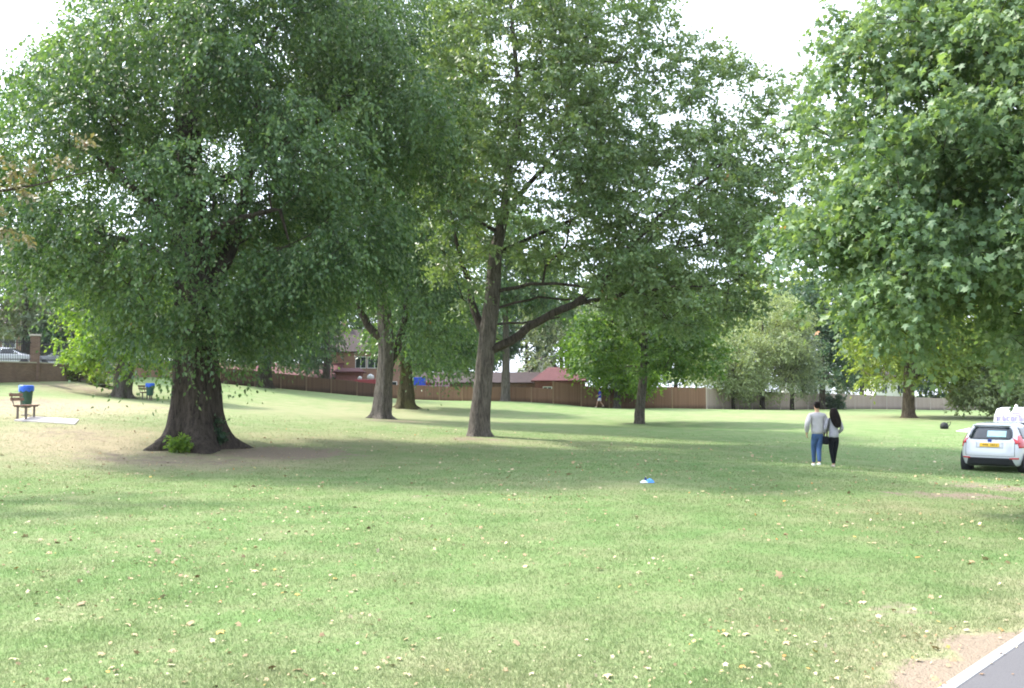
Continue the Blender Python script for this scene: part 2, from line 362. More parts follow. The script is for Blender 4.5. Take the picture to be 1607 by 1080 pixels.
def tree(name, label, base, trunk, env, ncl, leaf, bark='grey', flare=.9, limbs=(), group=None, K=7, M=7, L=.7,
         size=.12, kind='simple', droop=.4, spread=1.0, shell=.55, low=None, roots=5, seed=1, tip=.012, flat=.6, cat='tree', keep=None, gate=.42):
    """base (u,Y); trunk [(u,v,dY,r)...] ; limbs [[(u,v,dY,r)...]...] ; env [(u,v,ru,rv,dY,rY,weight)]"""
    rng = np.random.default_rng(seed)
    u0, Y0 = base; B = on(u0, Y0)
    root = empty(name, B, label, cat, group)
    nodes = []; par = []; rad = []; plen = []; kindn = []
    def add(p, pa, r, k):
        nodes.append(np.asarray(p,float)); par.append(pa); rad.append(r); kindn.append(k)
        plen.append(0 if pa < 0 else plen[pa]+np.linalg.norm(nodes[-1]-nodes[pa])); return len(nodes)-1
    tp = [B+np.array([0,0,-.15])]+[px(u,v,Y0+dy) for u,v,dy,r in trunk]
    tr = [trunk[0][3]]+[r for *_,r in trunk]
    P, R = smooth_path(tp, tr, .45)
    last = -1
    for p, r in zip(P,R): last = add(p, last, r, 1)
    ntr = len(nodes)
    for lb in limbs:
        q = [px(u,v,Y0+dy) for u,v,dy,r in lb]; rr = [r for *_,r in lb]
        A = np.array(nodes); a0 = int(np.argmin(np.linalg.norm(A-q[0],axis=1)))
        P, R = smooth_path([nodes[a0]]+q[1:] if len(q) > 1 else q, rr, .45)
        cur = a0
        for p, r in zip(P[1:],R[1:]): cur = add(p+rng.normal(0,.03,3), cur, r, 2)
    # foliage clumps inside the envelope
    env = [tuple(e)+(1,)*(7-len(e)) for e in env]
    cents = []; E = []
    for (u,v,ru,rv,dy,rY,wt) in env:
        c = px(u,v,Y0+dy); sc = (Y0+dy)/F; E.append((c, np.array([ru*sc, rY, rv*sc]), wt))
    wts = np.array([e[2]*np.prod(e[1])**.8 for e in E]); wts = wts/wts.sum()
    # cheap blue-noise: draw candidates and thin them
    tries = ncl*11; ch = rng.choice(len(E), tries, p=wts)
    d = norm(rng.normal(size=(tries,3))); rr = rng.uniform(shell**3,1,tries)**(1/3)
    cand = np.array([E[i][0] for i in ch])+d*rr[:,None]*np.array([E[i][1] for i in ch])
    cand = cand+rng.normal(0,.25,cand.shape)
    wl = 2.1 if L < .65 else (3.3 if L < .95 else 4.6)          # boughs: masses and gaps in layers
    nzv = np.zeros(len(cand))
    for q in range(7):
        dv = norm(rng.normal(size=3)*np.array([1,1,1.5])); nzv += np.sin(cand@dv*6.283/(wl*rng.uniform(.7,1.6))*np.linalg.norm([dv[0],dv[1],dv[2]*1.5])+rng.uniform(0,6.28))
    cand = cand[nzv > np.quantile(nzv,gate)]
    cand = cand[cand[:,2] > gz(cand[:,0],cand[:,1])+(1.2 if low is None else low)]
    if keep is not None: cand = cand[keep(cand)]
    vol = sum(np.prod(e[1])*4.19 for e in E); md = .50*(vol*(1-shell**3)/ncl)**(1/3)
    acc = np.empty((0,3)); lst = []
    for c_ in cand:
        if len(lst) >= ncl: break
        if lst:
            if np.min(np.sum((acc[:len(lst)]-c_)**2,1)) < md*md: continue
        if len(lst) == 0: acc = np.zeros((ncl,3))
        acc[len(lst)] = c_; lst.append(c_)
    C = np.array(lst)
    A = np.array(nodes); order = np.argsort([np.min(np.sum((A-c_)**2,1)) for c_ in C])
    NA = np.zeros((len(nodes)+len(C)*14,3)); NL = np.zeros(len(NA)); NA[:len(nodes)] = A; NL[:len(nodes)] = plen
    topz = B[2]+1.2 if low is None else B[2]+low*.6
    cl_c = []; cl_o = []
    for i in order:
        c_ = C[i]; m = len(nodes); dv = c_-NA[:m]; dist = np.sqrt(np.sum(dv*dv,1))
        cost = dist+.22*NL[:m]+np.where(dv[:,2] < -dist*.35, dist*.5, 0)+np.where(NA[:m,2] < topz, 50, 0)
        a0 = int(np.argmin(cost)); D = dist[a0]; k = int(min(12,max(1,D/.6)))
        p0 = nodes[a0]; pd = norm(p0-nodes[par[a0]]) if par[a0] >= 0 else np.array([0,0,1.])
        mid = (p0+c_)/2+pd*D*.12+np.array([0,0,D*.10])+rng.normal(0,.06*D,3)
        cur = a0
        for j in range(1,k+1):
            s = j/k; p = (1-s)**2*p0+2*s*(1-s)*mid+s*s*c_
            if j < k: p = p+rng.normal(0,.03,3)
            cur = add(p, cur, 0, 0); NA[len(nodes)-1] = p; NL[len(nodes)-1] = plen[cur]
        o = nodes[cur]-nodes[par[cur]]; cl_c.append(c_); cl_o.append(norm(o))
    # radii
    N = len(nodes); chl = [[] for _ in range(N)]
    for i in range(N):
        if par[i] >= 0: chl[par[i]].append(i)
    acc_r = np.zeros(N)
    for i in range(N-1,-1,-1):
        acc_r[i] += 0 if chl[i] else tip**2.3
        if par[i] >= 0: acc_r[par[i]] += acc_r[i]
    for i in range(N):
        if kindn[i] == 0:
            rad[i] = acc_r[i]**(1/2.3)
            if par[i] >= 0: rad[i] = min(rad[i], rad[par[i]]*.85)
            rad[i] = max(rad[i], tip*.6)
    # chains
    mb = MB(); done = set()
    def chain(st):
        ch = [st]; cur = st
        while chl[cur]:
            nx_ = max(chl[cur], key=lambda q: (kindn[q] > 0, rad[q])) 
            for q in chl[cur]:
                if q != nx_: stack.append((cur,q))
            ch.append(nx_); cur = nx_
        return ch
    stack = []
    main = list(range(ntr))
    for a in main:
        for q in chl[a]:
            if q >= ntr: stack.append((a,q))
    while stack:
        a, q = stack.pop(); ch = chain(q); pts = [nodes[a]]+[nodes[i] for i in ch]
        rs = [min(rad[a], rad[q]*1.15)]+[rad[i] for i in ch]
        nn_ = 9 if rs[0] > .1 else (6 if rs[0] > .04 else 4)
        mb.tube(pts, rs, nn_, cap=False)
    if mb.v: mb2 = mb
    # trunk with buttress flare
    P = [nodes[i] for i in main]; R = [rad[i] for i in main]
    nseg = 48; vs = []; ph = rng.uniform(0,6.28,6)
    P2 = []; R2 = []
    for i in range(len(P)-1):
        sub = 4 if i < 5 else 1
        for j in range(sub):
            P2.append(P[i]+(P[i+1]-P[i])*j/sub); R2.append(R[i]+(R[i+1]-R[i])*j/sub)
    P2.append(P[-1]); R2.append(R[-1]); r0 = R[0]
    for p, r in zip(P2,R2):
        h = p[2]-B[2]
        for k in range(nseg):
            a = 2*math.pi*k/nseg
            lobe = .5+.5*math.cos(roots*a+ph[0]+.6*math.sin(a+ph[1]))
            lobe2 = .5+.5*math.cos((roots+3)*a+ph[2])
            fl = flare*(math.exp(-max(h,-.1)/(r0*.9))*.14+math.exp(-max(h,-.1)/(r0*.32))*(.15+1.0*lobe**2+.35*lobe2))
            flu = 1+.07*math.cos(roots*a+ph[0]+h*.25)+.04*math.cos(9*a+ph[3]+h*.6)+.025*math.sin(14*a+h*2.1+ph[4])+.022*math.sin(19*a-h*3.3+ph[5])*math.sin(h*2.7+a*3)+.05*max(0,math.sin(2*a+h*1.3+ph[1])*math.sin(3*a-h*2.2+ph[5]))**3
            q = r*flu+r0*fl
            vs.append((p[0]+q*math.cos(a), p[1]+q*math.sin(a), p[2]-(.06 if h < .02 else 0)))
    fs = [(i*nseg+k, i*nseg+(k+1)%nseg, (i+1)*nseg+(k+1)%nseg, (i+1)*nseg+k) for i in range(len(P2)-1) for k in range(nseg)]
    tm = MB(); tm.add([tuple(np.array(v)-B) for v in vs], fs)
    tm.v = tm.v; tm.build('trunk', BARK[bark], root, smooth=True)
    if mb.v:
        mb.v = [(v[0]-B[0],v[1]-B[1],v[2]-B[2]) for v in mb.v]; mb.build('branches', BARK['dark' if bark != 'brown' else 'brown'], root, smooth=True)
    cl_c = np.array(cl_c); cl_o = np.array(cl_o)
    V, Fc, tw = clump_leaves(cl_c, cl_o, K, M, L, size, kind, droop, spread, flat=flat, rng=rng)
    mesh_np('crown', V, Fc, leaf, root, fattr={'tint':tw}, origin=B)
    return root

LM = {
 'lime': leafmat('leaf_lime',(.030,.076,.034),(.066,.145,.055),(.185,.275,.12), acc=.992, transl=.44, rough=.4, gloss=.6),
 'oak': leafmat('leaf_oak',(.070,.135,.062),(.135,.22,.10),(.27,.35,.17),(.36,.18,.09), acc=.97, transl=.36, rough=.4, gloss=.6),
 'maple': leafmat('leaf_maple',(.070,.135,.072),(.125,.215,.105),(.25,.34,.18),(.48,.18,.09), acc=.985, transl=.40, rough=.5, gloss=.5),
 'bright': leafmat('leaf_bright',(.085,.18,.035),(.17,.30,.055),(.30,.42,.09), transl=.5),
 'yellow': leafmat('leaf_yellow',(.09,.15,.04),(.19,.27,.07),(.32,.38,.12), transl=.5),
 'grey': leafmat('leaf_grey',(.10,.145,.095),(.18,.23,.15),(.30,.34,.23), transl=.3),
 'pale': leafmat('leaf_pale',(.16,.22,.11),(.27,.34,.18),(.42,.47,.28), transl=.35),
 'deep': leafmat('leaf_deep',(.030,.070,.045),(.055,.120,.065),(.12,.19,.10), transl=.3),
 'brown': leafmat('leaf_brown',(.10,.11,.05),(.19,.17,.09),(.30,.25,.15),(.30,.15,.09), acc=.8, transl=.15),
}

def hollow(c, L_):       # small see-through windows in a crown, along the depth
    k = np.ones(len(c),bool)
    for x,y,z,rx,rz_,_ in L_: k &= ~((np.abs(c[:,0]/c[:,1]*y-x) < rx)&(np.abs((c[:,2]-CH)/c[:,1]*y+CH-z) < rz_))
    return k
def hollowin(c, e, p):   # the open inner space between the boughs
    x,y,z,rx,ry,rz_ = e; q = ((c[:,0]-x)/rx)**2+((c[:,1]-y)/ry)**2+((c[:,2]-z)/rz_)**2
    return (q < 1)&(RNG.uniform(0,1,len(c)) < p)
# 1 big lime in the left foreground
tree('lime_tree','huge dark-crowned lime tree with very thick flared trunk standing nearest on the left', (303,27),
     [(305,680,0,.82),(307,640,0,.74),(308,600,0,.69),(306,540,0,.62),(303,450,0,.54),(300,350,0,.48),(296,230,0,.40),(294,90,0,.30),(300,-80,0,.2),(305,-200,0,.08)],
     [(340,235,285,295,0,6.2),(170,270,180,170,-.5,5,1.2),(480,260,170,240,0,5,1.2),(335,450,115,95,0,4,1.6),(110,370,90,60,0,3,.9),(245,80,150,130,0,5),(420,40,230,150,0,6),(600,200,110,170,1,4,1.1),(60,200,60,80,0,3,.8),(455,430,110,80,0,3.5,1.1),(312,515,115,50,0,3.2,1.9),(300,-200,230,200,0,5,.5)],
     2100, LM['lime'], bark='dark', flare=.74, roots=5, K=10, M=15, L=1.05, size=.125, droop=.95, spread=.62, gate=.52, shell=.28, low=3.3, seed=4, tip=.010,
     limbs=[[(306,520,0,.3),(340,440,.4,.26),(380,330,.8,.2),(400,200,1,.14),(420,60,1,.08)],[(300,380,0,.2),(240,320,-.5,.13),(170,260,-1,.08)],
            [(300,300,0,.2),(380,270,.5,.14),(480,200,1,.1),(590,140,1.5,.05)],[(303,460,0,.14),(250,400,-1,.1),(150,360,-1.2,.06)],[(300,400,0,.16),(360,350,-1.5,.1),(440,330,-2.5,.06)]],
     keep=lambda c: hollow(c, [(-9.0,27,9.95,.32,.85,9)])&~hollowin(c,(-9.0,25.6,8.2,2.6,1.9,3.0),.8)&~hollowin(c,(-5.2,25.0,9.0,1.9,2.2,1.7),.9)&(CH+(c[:,2]-CH)*27/c[:,1] < 11.9+(c[:,0]*27/c[:,1]+16)*1.35+.5*np.sin(c[:,0]*2.1+c[:,1]*1.3)))
# 2 spreading tree in the middle
tree('oak_tree','tall spreading tree with long rising limb reaching right, at the centre of the lawn', (750,34),
     [(752,665,0,.40),(756,620,0,.36),(761,570,0,.34),(767,510,0,.32),(774,460,0,.29),(778,400,0,.25),(792,330,.3,.19),(798,270,.4,.15),(815,180,.2,.11),(806,60,0,.08),(795,-60,0,.04)],
     [(960,170,130,180,0,6),(800,120,150,150,0,6),(1020,300,150,110,0,6,1.1),(1060,400,120,62,0,5,1.1),(1190,330,90,85,0,4,1.5),(1180,220,90,70,0,4,1.3),(1135,105,80,50,0,2,1.1),(1225,170,45,45,0,2,1.2),(1060,440,130,60,0,4,1.6),(900,380,100,55,0,5,.8),(775,240,110,100,-3.5,2.2,1.1),(715,370,60,40,-2.5,2,.6),(850,180,120,120,-3,2.5,1),(720,330,60,140,0,4,.9),(740,460,35,50,0,2,.4),(800,-60,200,120,0,6,.7),(950,20,90,80,0,4,.9),(1080,478,105,30,0,4,1.3),(905,425,60,30,1,3,.6),(985,430,95,50,-2.6,2,1.5),(1090,500,80,20,-1,3,.8),(1000,-50,60,60,0,3,.4)],
     1750, LM['oak'], bark='grey', flare=.48, roots=3, K=9, M=11, L=.75, size=.165, droop=.25, shell=.30, low=3.4, seed=9, flat=.45, tip=.011,
     limbs=[[(762,560,0,.20),(800,535,-.2,.18),(830,515,-.4,.165),(870,492,-.6,.155),(900,478,-.8,.145),(940,452,-1,.13),(965,420,-1.2,.13),(1000,375,-1.3,.11),(1060,320,-1.5,.08),(1130,260,-1.5,.04)],
            [(910,472,-.8,.10),(960,465,-1,.08),(1040,452,-1.2,.05),(1120,448,-1.4,.03)],
            [(764,525,0,.20),(744,492,.2,.16),(736,450,.4,.13),(722,400,.6,.08),(705,330,.8,.06),(665,260,1,.03)],
            [(775,470,0,.08),(815,450,-.6,.07),(870,445,-1,.06),(930,452,-1.2,.05)],[(773,490,0,.06),(830,470,.3,.05),(900,470,.5,.04)],[(770,508,0,.05),(820,506,.6,.045),(880,498,1,.03)],
            [(788,330,0,.13),(830,290,-.5,.10),(880,230,-.8,.07),(930,150,-1,.04)],[(792,300,0,.12),(750,285,.3,.09),(700,275,.6,.06),(650,250,1,.04)],
            [(785,360,0,.10),(740,340,-.5,.07),(700,300,-.8,.05)],[(780,410,0,.12),(840,370,1,.09),(930,330,1.5,.06),(1040,280,2,.03)],
            [(965,420,-1.2,.08),(1040,395,-1.2,.06),(1130,380,-1.4,.04)]])
# 3 behind: grey trunk with forked limbs
tree('lime_tree','tall grey-trunked lime with forked low limbs, between the thick-trunked tree and the central spreading tree', (597,48),
     [(600,635,0,.50),(603,600,0,.42),(606,560,0,.41),(605,520,0,.40),(602,480,0,.36),(596,440,0,.32),(598,350,0,.28),(605,250,0,.22),(610,120,0,.15),(612,0,0,.08)],
     [(600,250,130,190,0,5.5),(660,330,80,130,0,5,1.2),(680,460,50,95,0,3.5,1.3),(540,360,85,90,0,5,1),(610,60,140,140,0,5,.9),(700,200,60,110,0,4,.8),(520,430,50,55,0,3,.7),(600,-60,120,80,0,4,.4)],
     1150, LM['lime'], bark='grey', flare=.62, roots=5, K=9, M=13, L=1.5, size=.18, droop=1.4, spread=.6, shell=.3, low=4.2, seed=14, tip=.014, flat=.5,
     limbs=[[(604,540,0,.26),(588,522,0,.24),(572,500,0,.2),(562,475,0,.16),(553,430,0,.12)],[(607,585,0,.26),(618,560,.3,.24),(628,530,.6,.22),(634,500,.8,.16),(640,440,1,.1)]])
# 4 mossy trunk
tree('mossy_tree','tree with mossy green-brown trunk just right of and behind the grey forked trunk', (637,62),
     [(637,620,0,.58),(637,590,0,.42),(637,560,0,.38),(640,500,0,.3),(645,400,0,.2)],
     [(650,500,75,75,0,4.5),(690,540,50,35,0,3,1.2),(645,420,70,60,0,4),(720,500,40,50,0,3,.8),(680,556,62,18,0,3,1.0)],
     420, LM['lime'], bark='mossy', flare=.75, K=8, M=10, L=1.1, size=.24, droop=1.0, shell=.25, low=2.2, seed=5, tip=.015)
MIDG = leafmat('leaf_mid',(.045,.105,.035),(.085,.175,.05),(.18,.28,.08), transl=.42)
# 5 young maple
tree('young_maple','young bright green tree with one slim straight trunk, right of centre', (1003,52),
     [(1004,650,0,.30),(1008,610,0,.25),(1012,560,0,.22),(1010,520,0,.18),(1012,470,0,.1),(1015,430,0,.04)],
     [(1020,520,115,70,0,4.2),(950,560,50,40,0,3,1),(1090,560,45,38,0,3,1),(1010,455,80,40,0,3.5),(1075,585,35,14,0,2,.5),(945,585,30,14,0,2,.5)],
     430, MIDG, bark='grey', flare=.15, K=8, M=9, L=.8, size=.22, kind='simple', droop=.35, shell=.3, low=3.1, seed=6, tip=.012,
     limbs=[[(1011,560,0,.12),(1030,535,.3,.1),(1060,500,.5,.05)],[(1010,545,0,.1),(985,520,0,.07),(950,500,0,.04)]])
# left tree by the second bin
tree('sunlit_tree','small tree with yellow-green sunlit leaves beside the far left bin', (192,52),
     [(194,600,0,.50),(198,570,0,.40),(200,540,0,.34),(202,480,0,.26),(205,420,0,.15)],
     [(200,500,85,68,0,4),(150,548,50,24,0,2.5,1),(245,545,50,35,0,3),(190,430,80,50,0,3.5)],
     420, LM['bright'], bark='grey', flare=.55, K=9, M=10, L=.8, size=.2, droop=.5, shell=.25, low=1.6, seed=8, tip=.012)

G = 'trees along the far edge of the park'
def bgt(name, label, u, Y, tv, r, env, ncl, leaf, bark='dark', size=.32, seed=1, low=1.2, droop=.4, K=8, M=8, L=1.2, kind='simple', limbs=(), grp=G, flare=.3, shell=.3, cat='tree'):
    gb = on(u,Y); vb = 620-(gb[2]-CH)/Y*F
    tr = [(u,vb-6,0,r),(u+1,(vb*2+tv)/3,0,r*.75),(u,(vb+tv*2)/3,0,r*.5),(u+2,tv,0,r*.15)]
    return tree(name,label,(u,Y),tr,env,int(ncl*1.7),leaf,bark,flare,limbs,grp,K,M,L,size,kind,droop,1.0,shell,low,5,seed,.018,cat=cat)
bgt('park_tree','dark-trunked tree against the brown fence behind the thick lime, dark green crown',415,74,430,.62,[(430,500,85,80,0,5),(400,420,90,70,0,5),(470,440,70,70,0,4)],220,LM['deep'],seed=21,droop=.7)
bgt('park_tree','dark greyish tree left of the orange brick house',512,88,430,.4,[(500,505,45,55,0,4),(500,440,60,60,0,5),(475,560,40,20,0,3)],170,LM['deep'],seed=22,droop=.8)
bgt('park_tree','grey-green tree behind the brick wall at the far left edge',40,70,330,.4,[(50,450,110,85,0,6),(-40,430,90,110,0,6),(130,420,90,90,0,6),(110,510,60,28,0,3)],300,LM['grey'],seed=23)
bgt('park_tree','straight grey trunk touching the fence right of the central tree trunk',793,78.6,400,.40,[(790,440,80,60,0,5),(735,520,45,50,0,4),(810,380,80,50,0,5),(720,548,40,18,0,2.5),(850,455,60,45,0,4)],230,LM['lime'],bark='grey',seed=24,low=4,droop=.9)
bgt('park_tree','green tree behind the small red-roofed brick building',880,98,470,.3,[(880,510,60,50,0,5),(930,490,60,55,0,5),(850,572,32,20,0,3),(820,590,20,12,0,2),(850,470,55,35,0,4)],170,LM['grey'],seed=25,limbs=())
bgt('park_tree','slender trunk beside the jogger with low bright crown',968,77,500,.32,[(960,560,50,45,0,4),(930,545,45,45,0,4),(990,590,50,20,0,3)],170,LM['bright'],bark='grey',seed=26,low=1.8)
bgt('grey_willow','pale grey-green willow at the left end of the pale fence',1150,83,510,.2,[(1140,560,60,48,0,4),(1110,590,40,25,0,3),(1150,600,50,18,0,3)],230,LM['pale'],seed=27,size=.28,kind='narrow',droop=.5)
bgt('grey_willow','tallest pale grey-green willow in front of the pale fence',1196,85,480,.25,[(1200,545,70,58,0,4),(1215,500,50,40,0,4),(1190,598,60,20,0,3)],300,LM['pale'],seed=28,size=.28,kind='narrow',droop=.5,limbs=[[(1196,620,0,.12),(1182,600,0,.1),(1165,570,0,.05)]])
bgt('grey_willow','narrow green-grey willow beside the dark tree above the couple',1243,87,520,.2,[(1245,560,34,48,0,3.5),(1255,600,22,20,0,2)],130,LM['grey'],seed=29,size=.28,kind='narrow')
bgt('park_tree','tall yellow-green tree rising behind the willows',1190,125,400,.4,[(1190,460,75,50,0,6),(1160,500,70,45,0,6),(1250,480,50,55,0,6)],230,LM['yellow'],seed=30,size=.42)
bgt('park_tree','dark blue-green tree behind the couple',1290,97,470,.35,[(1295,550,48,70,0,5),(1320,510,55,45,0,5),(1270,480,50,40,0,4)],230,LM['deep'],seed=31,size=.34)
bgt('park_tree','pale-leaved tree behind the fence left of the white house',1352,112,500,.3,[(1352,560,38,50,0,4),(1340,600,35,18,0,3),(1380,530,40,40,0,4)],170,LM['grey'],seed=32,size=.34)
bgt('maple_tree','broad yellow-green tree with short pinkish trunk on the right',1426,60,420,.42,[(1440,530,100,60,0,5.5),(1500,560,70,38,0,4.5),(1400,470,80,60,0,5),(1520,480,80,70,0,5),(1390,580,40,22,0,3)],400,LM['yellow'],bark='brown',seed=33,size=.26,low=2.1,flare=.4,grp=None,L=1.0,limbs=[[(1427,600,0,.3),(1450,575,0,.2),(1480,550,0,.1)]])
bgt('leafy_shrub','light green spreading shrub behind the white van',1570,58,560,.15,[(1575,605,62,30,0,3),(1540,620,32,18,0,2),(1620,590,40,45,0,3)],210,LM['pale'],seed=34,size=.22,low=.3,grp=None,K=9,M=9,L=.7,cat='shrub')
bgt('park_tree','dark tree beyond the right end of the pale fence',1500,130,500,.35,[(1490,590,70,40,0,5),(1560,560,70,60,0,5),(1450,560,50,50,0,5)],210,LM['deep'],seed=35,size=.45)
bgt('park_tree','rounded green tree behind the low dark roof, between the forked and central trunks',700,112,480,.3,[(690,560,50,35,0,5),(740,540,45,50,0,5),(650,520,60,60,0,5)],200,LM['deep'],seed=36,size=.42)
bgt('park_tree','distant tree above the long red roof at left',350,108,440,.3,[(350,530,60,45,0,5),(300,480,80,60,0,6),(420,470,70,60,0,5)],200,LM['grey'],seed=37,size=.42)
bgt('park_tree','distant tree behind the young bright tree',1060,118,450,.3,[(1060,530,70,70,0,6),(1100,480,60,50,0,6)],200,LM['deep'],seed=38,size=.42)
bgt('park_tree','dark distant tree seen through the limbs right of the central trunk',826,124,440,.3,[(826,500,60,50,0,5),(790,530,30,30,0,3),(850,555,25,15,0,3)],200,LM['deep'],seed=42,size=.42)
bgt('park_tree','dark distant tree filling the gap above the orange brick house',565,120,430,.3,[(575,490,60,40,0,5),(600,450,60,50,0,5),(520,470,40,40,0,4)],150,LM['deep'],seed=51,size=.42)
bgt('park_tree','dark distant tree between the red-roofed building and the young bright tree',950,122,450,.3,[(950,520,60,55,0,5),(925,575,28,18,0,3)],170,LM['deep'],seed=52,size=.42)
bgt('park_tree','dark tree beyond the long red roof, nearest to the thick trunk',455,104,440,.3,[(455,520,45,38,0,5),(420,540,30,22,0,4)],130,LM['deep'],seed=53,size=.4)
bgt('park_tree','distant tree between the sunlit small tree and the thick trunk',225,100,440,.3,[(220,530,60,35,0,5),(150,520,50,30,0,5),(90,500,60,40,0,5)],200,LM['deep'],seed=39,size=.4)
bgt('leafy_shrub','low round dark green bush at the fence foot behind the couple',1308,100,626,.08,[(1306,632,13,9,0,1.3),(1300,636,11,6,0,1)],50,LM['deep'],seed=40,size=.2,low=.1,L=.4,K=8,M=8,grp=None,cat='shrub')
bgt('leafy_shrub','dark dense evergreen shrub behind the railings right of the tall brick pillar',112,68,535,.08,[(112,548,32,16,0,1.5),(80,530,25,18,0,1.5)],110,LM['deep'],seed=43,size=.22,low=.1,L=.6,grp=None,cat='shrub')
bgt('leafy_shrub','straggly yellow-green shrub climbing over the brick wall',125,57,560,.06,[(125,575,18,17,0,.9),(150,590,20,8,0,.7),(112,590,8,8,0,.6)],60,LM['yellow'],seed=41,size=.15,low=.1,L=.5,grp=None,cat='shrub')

# near overhanging maple on the right, trunk out of frame
tree('maple_tree','near maple overhanging the right side with large lobed leaves and a few orange ones', (2000,14),
     [(2000,700,0,.34),(1995,500,0,.30),(1990,300,0,.25),(1985,50,0,.18),(1980,-200,0,.08)],
     [(1560,200,230,230,0,3.2),(1420,330,170,150,0,2.6,1.1),(1355,400,78,75,0,1.8,1.1),(1480,415,170,65,0,2.4,1.1),(1320,130,50,50,0,1,.6),(1380,60,60,60,0,1.3,.5),(1620,390,140,105,0,2.5),(1700,100,250,250,1,3,.8),(1580,505,80,25,0,1.6,.9),(1460,480,60,20,0,1.4,.5),(1480,30,140,80,0,2.2,.9)],
     1300, LM['maple'], bark='grey', flare=.5, K=9, M=9, L=.55, size=.098, kind='lobed', droop=.6, gate=.5, shell=.15, low=1.5, seed=44, tip=.006, flat=.6,
     limbs=[[(1990,400,0,.14),(1800,330,0,.10),(1600,260,0,.07),(1430,220,0,.03)],[(1992,480,0,.12),(1800,440,-.5,.08),(1600,400,-.5,.05),(1400,400,-.5,.02)],[(1988,200,0,.12),(1800,100,0,.08),(1600,30,0,.04)]])
# brownish branch entering from the left
tree('beech_tree','tree just outside the left edge reaching in with brown-tinged leaves on a drooping branch', (-420,17),
     [(-418,640,0,.3),(-410,400,0,.25),(-400,200,0,.18),(-395,-50,0,.1)],
     [(-60,300,80,40,0,1.0),(50,290,60,18,0,.5,1.3),(130,272,60,10,0,.4,1.6),(172,267,26,7,0,.3,.9),(20,345,35,22,0,.4,1),(-200,250,120,140,0,2,.6),(-60,430,40,30,0,.5,.4)],
     85, LM['brown'], bark='grey', flare=.5, K=7, M=8, L=.36, size=.10, droop=.35, shell=.1, low=1.8, seed=45, tip=.005,
     limbs=[[(-405,330,0,.1),(-200,290,0,.07),(-40,300,0,.04),(60,290,0,.02),(120,275,0,.012),(188,266,0,.006)]])

# ------------------------------------------------------------------ shoots at the foot of the big trunk
def shoots(name, label, u, v, w_, h_, nst, size, leaf, seed, dy=0):
    rng = np.random.default_rng(seed); c = gp(u,v); c[1] += dy; c[2] = g1(c[0],c[1])
    root = empty(name, c, label, 'plant'); st = MB(); cs = []; os_ = []
    for i in range(nst):
        a = rng.uniform(0,6.28); e = np.array([math.cos(a)*w_*rng.uniform(.1,1), math.sin(a)*w_*.4*rng.uniform(.2,1), h_*rng.uniform(.35,1)])
        st.tube([(e[0]*.1,e[1]*.1,-.02),(e[0]*.5,e[1]*.5,e[2]*.6),tuple(e)], [.008,.006,.003], 5)
        for k in (.45,.7,1.0): cs.append(e*k); os_.append(norm(e))
    st.build('stem', BARK['mossy'], root)
    V, Fc, tw = clump_leaves(np.array(cs), np.array(os_), 4, 4, .17, size, 'simple', .3, rng=rng)
    mesh_np('foliage', V, Fc, leaf, root, fattr={'tint':tw}); return root
shoots('basal_shoots','bright green leafy shoots sprouting at the front foot of the thick lime trunk',303,704,.34,.46,22,.115,LM['bright'],3,-1.2)
shoots('basal_shoots','thin dark ivy sprigs against the right side of the thick lime trunk',346,704,.15,.95,14,.10,LM['deep'],5,-.2)

# ------------------------------------------------------------------ grass blades and fallen leaves
def in_path(x,y): s = path_side(x,y); return (s > -.02)&(s < 3.3)
def blades():
    N = 820000; Yb = 4.3+(RNG.uniform(0,1,N)**2.0)*42; xb = RNG.uniform(-.66,.66,N)*Yb
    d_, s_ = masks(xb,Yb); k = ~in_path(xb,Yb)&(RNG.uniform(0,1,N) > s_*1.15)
    tuft = np.sin(xb*2.1+np.sin(Yb*1.7)*2)*np.sin(Yb*2.6+np.cos(xb*1.3)*2)
    k &= RNG.uniform(0,1,N) < (.85+.15*tuft)*np.clip((45-Yb)/26,0,1)
    xb, Yb, d_, s_, tuft = xb[k], Yb[k], d_[k], s_[k], tuft[k]; n_ = len(xb); zb = gz(xb,Yb)
    h = (.026+.005*tuft)*RNG.uniform(.6,1.5,n_); a = RNG.uniform(0,6.28,n_); wd = (.0014+.00024*Yb)*RNG.uniform(.7,1.4,n_)
    lean = RNG.normal(0,.55,(n_,2))*h[:,None]
    b = np.stack([xb,Yb,zb-.003],1); s = np.stack([np.cos(a)*wd,np.sin(a)*wd,np.zeros(n_)],1)
    tipv = b+np.stack([lean[:,0],lean[:,1],h],1)
    V = np.stack([b-s,b+s,tipv],1).reshape(-1,3); Fc = np.arange(n_*3).reshape(-1,3)
    t = NT('grass_blade'); c, f = grass_color(t)
    c = t.mix(t.ramp(t.attr('tint'),[(0,0.0),(1,1.0)]), t.mix(.35,c,(.15,.24,.09)), t.mix(.35,c,(.26,.32,.15)))
    p = t.n('ShaderNodeBsdfPrincipled'); t.l(c,p.inputs['Base Color']); p.inputs['Roughness'].default_value=.6; p.inputs['Specular IOR Level'].default_value=.25
    tr = t.n('ShaderNodeBsdfTranslucent'); t.l(c,tr.inputs['Color']); ms = t.n('ShaderNodeMixShader'); ms.inputs[0].default_value=.5
    t.l(p.outputs[0],ms.inputs[1]); t.l(tr.outputs[0],ms.inputs[2]); t.l(ms.outputs[0],t.out.inputs['Surface'])
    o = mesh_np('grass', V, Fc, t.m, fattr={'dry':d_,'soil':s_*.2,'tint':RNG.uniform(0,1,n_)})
    tag(o,'short mown grass blades covering the near lawn','grass',kind='stuff')
blades()
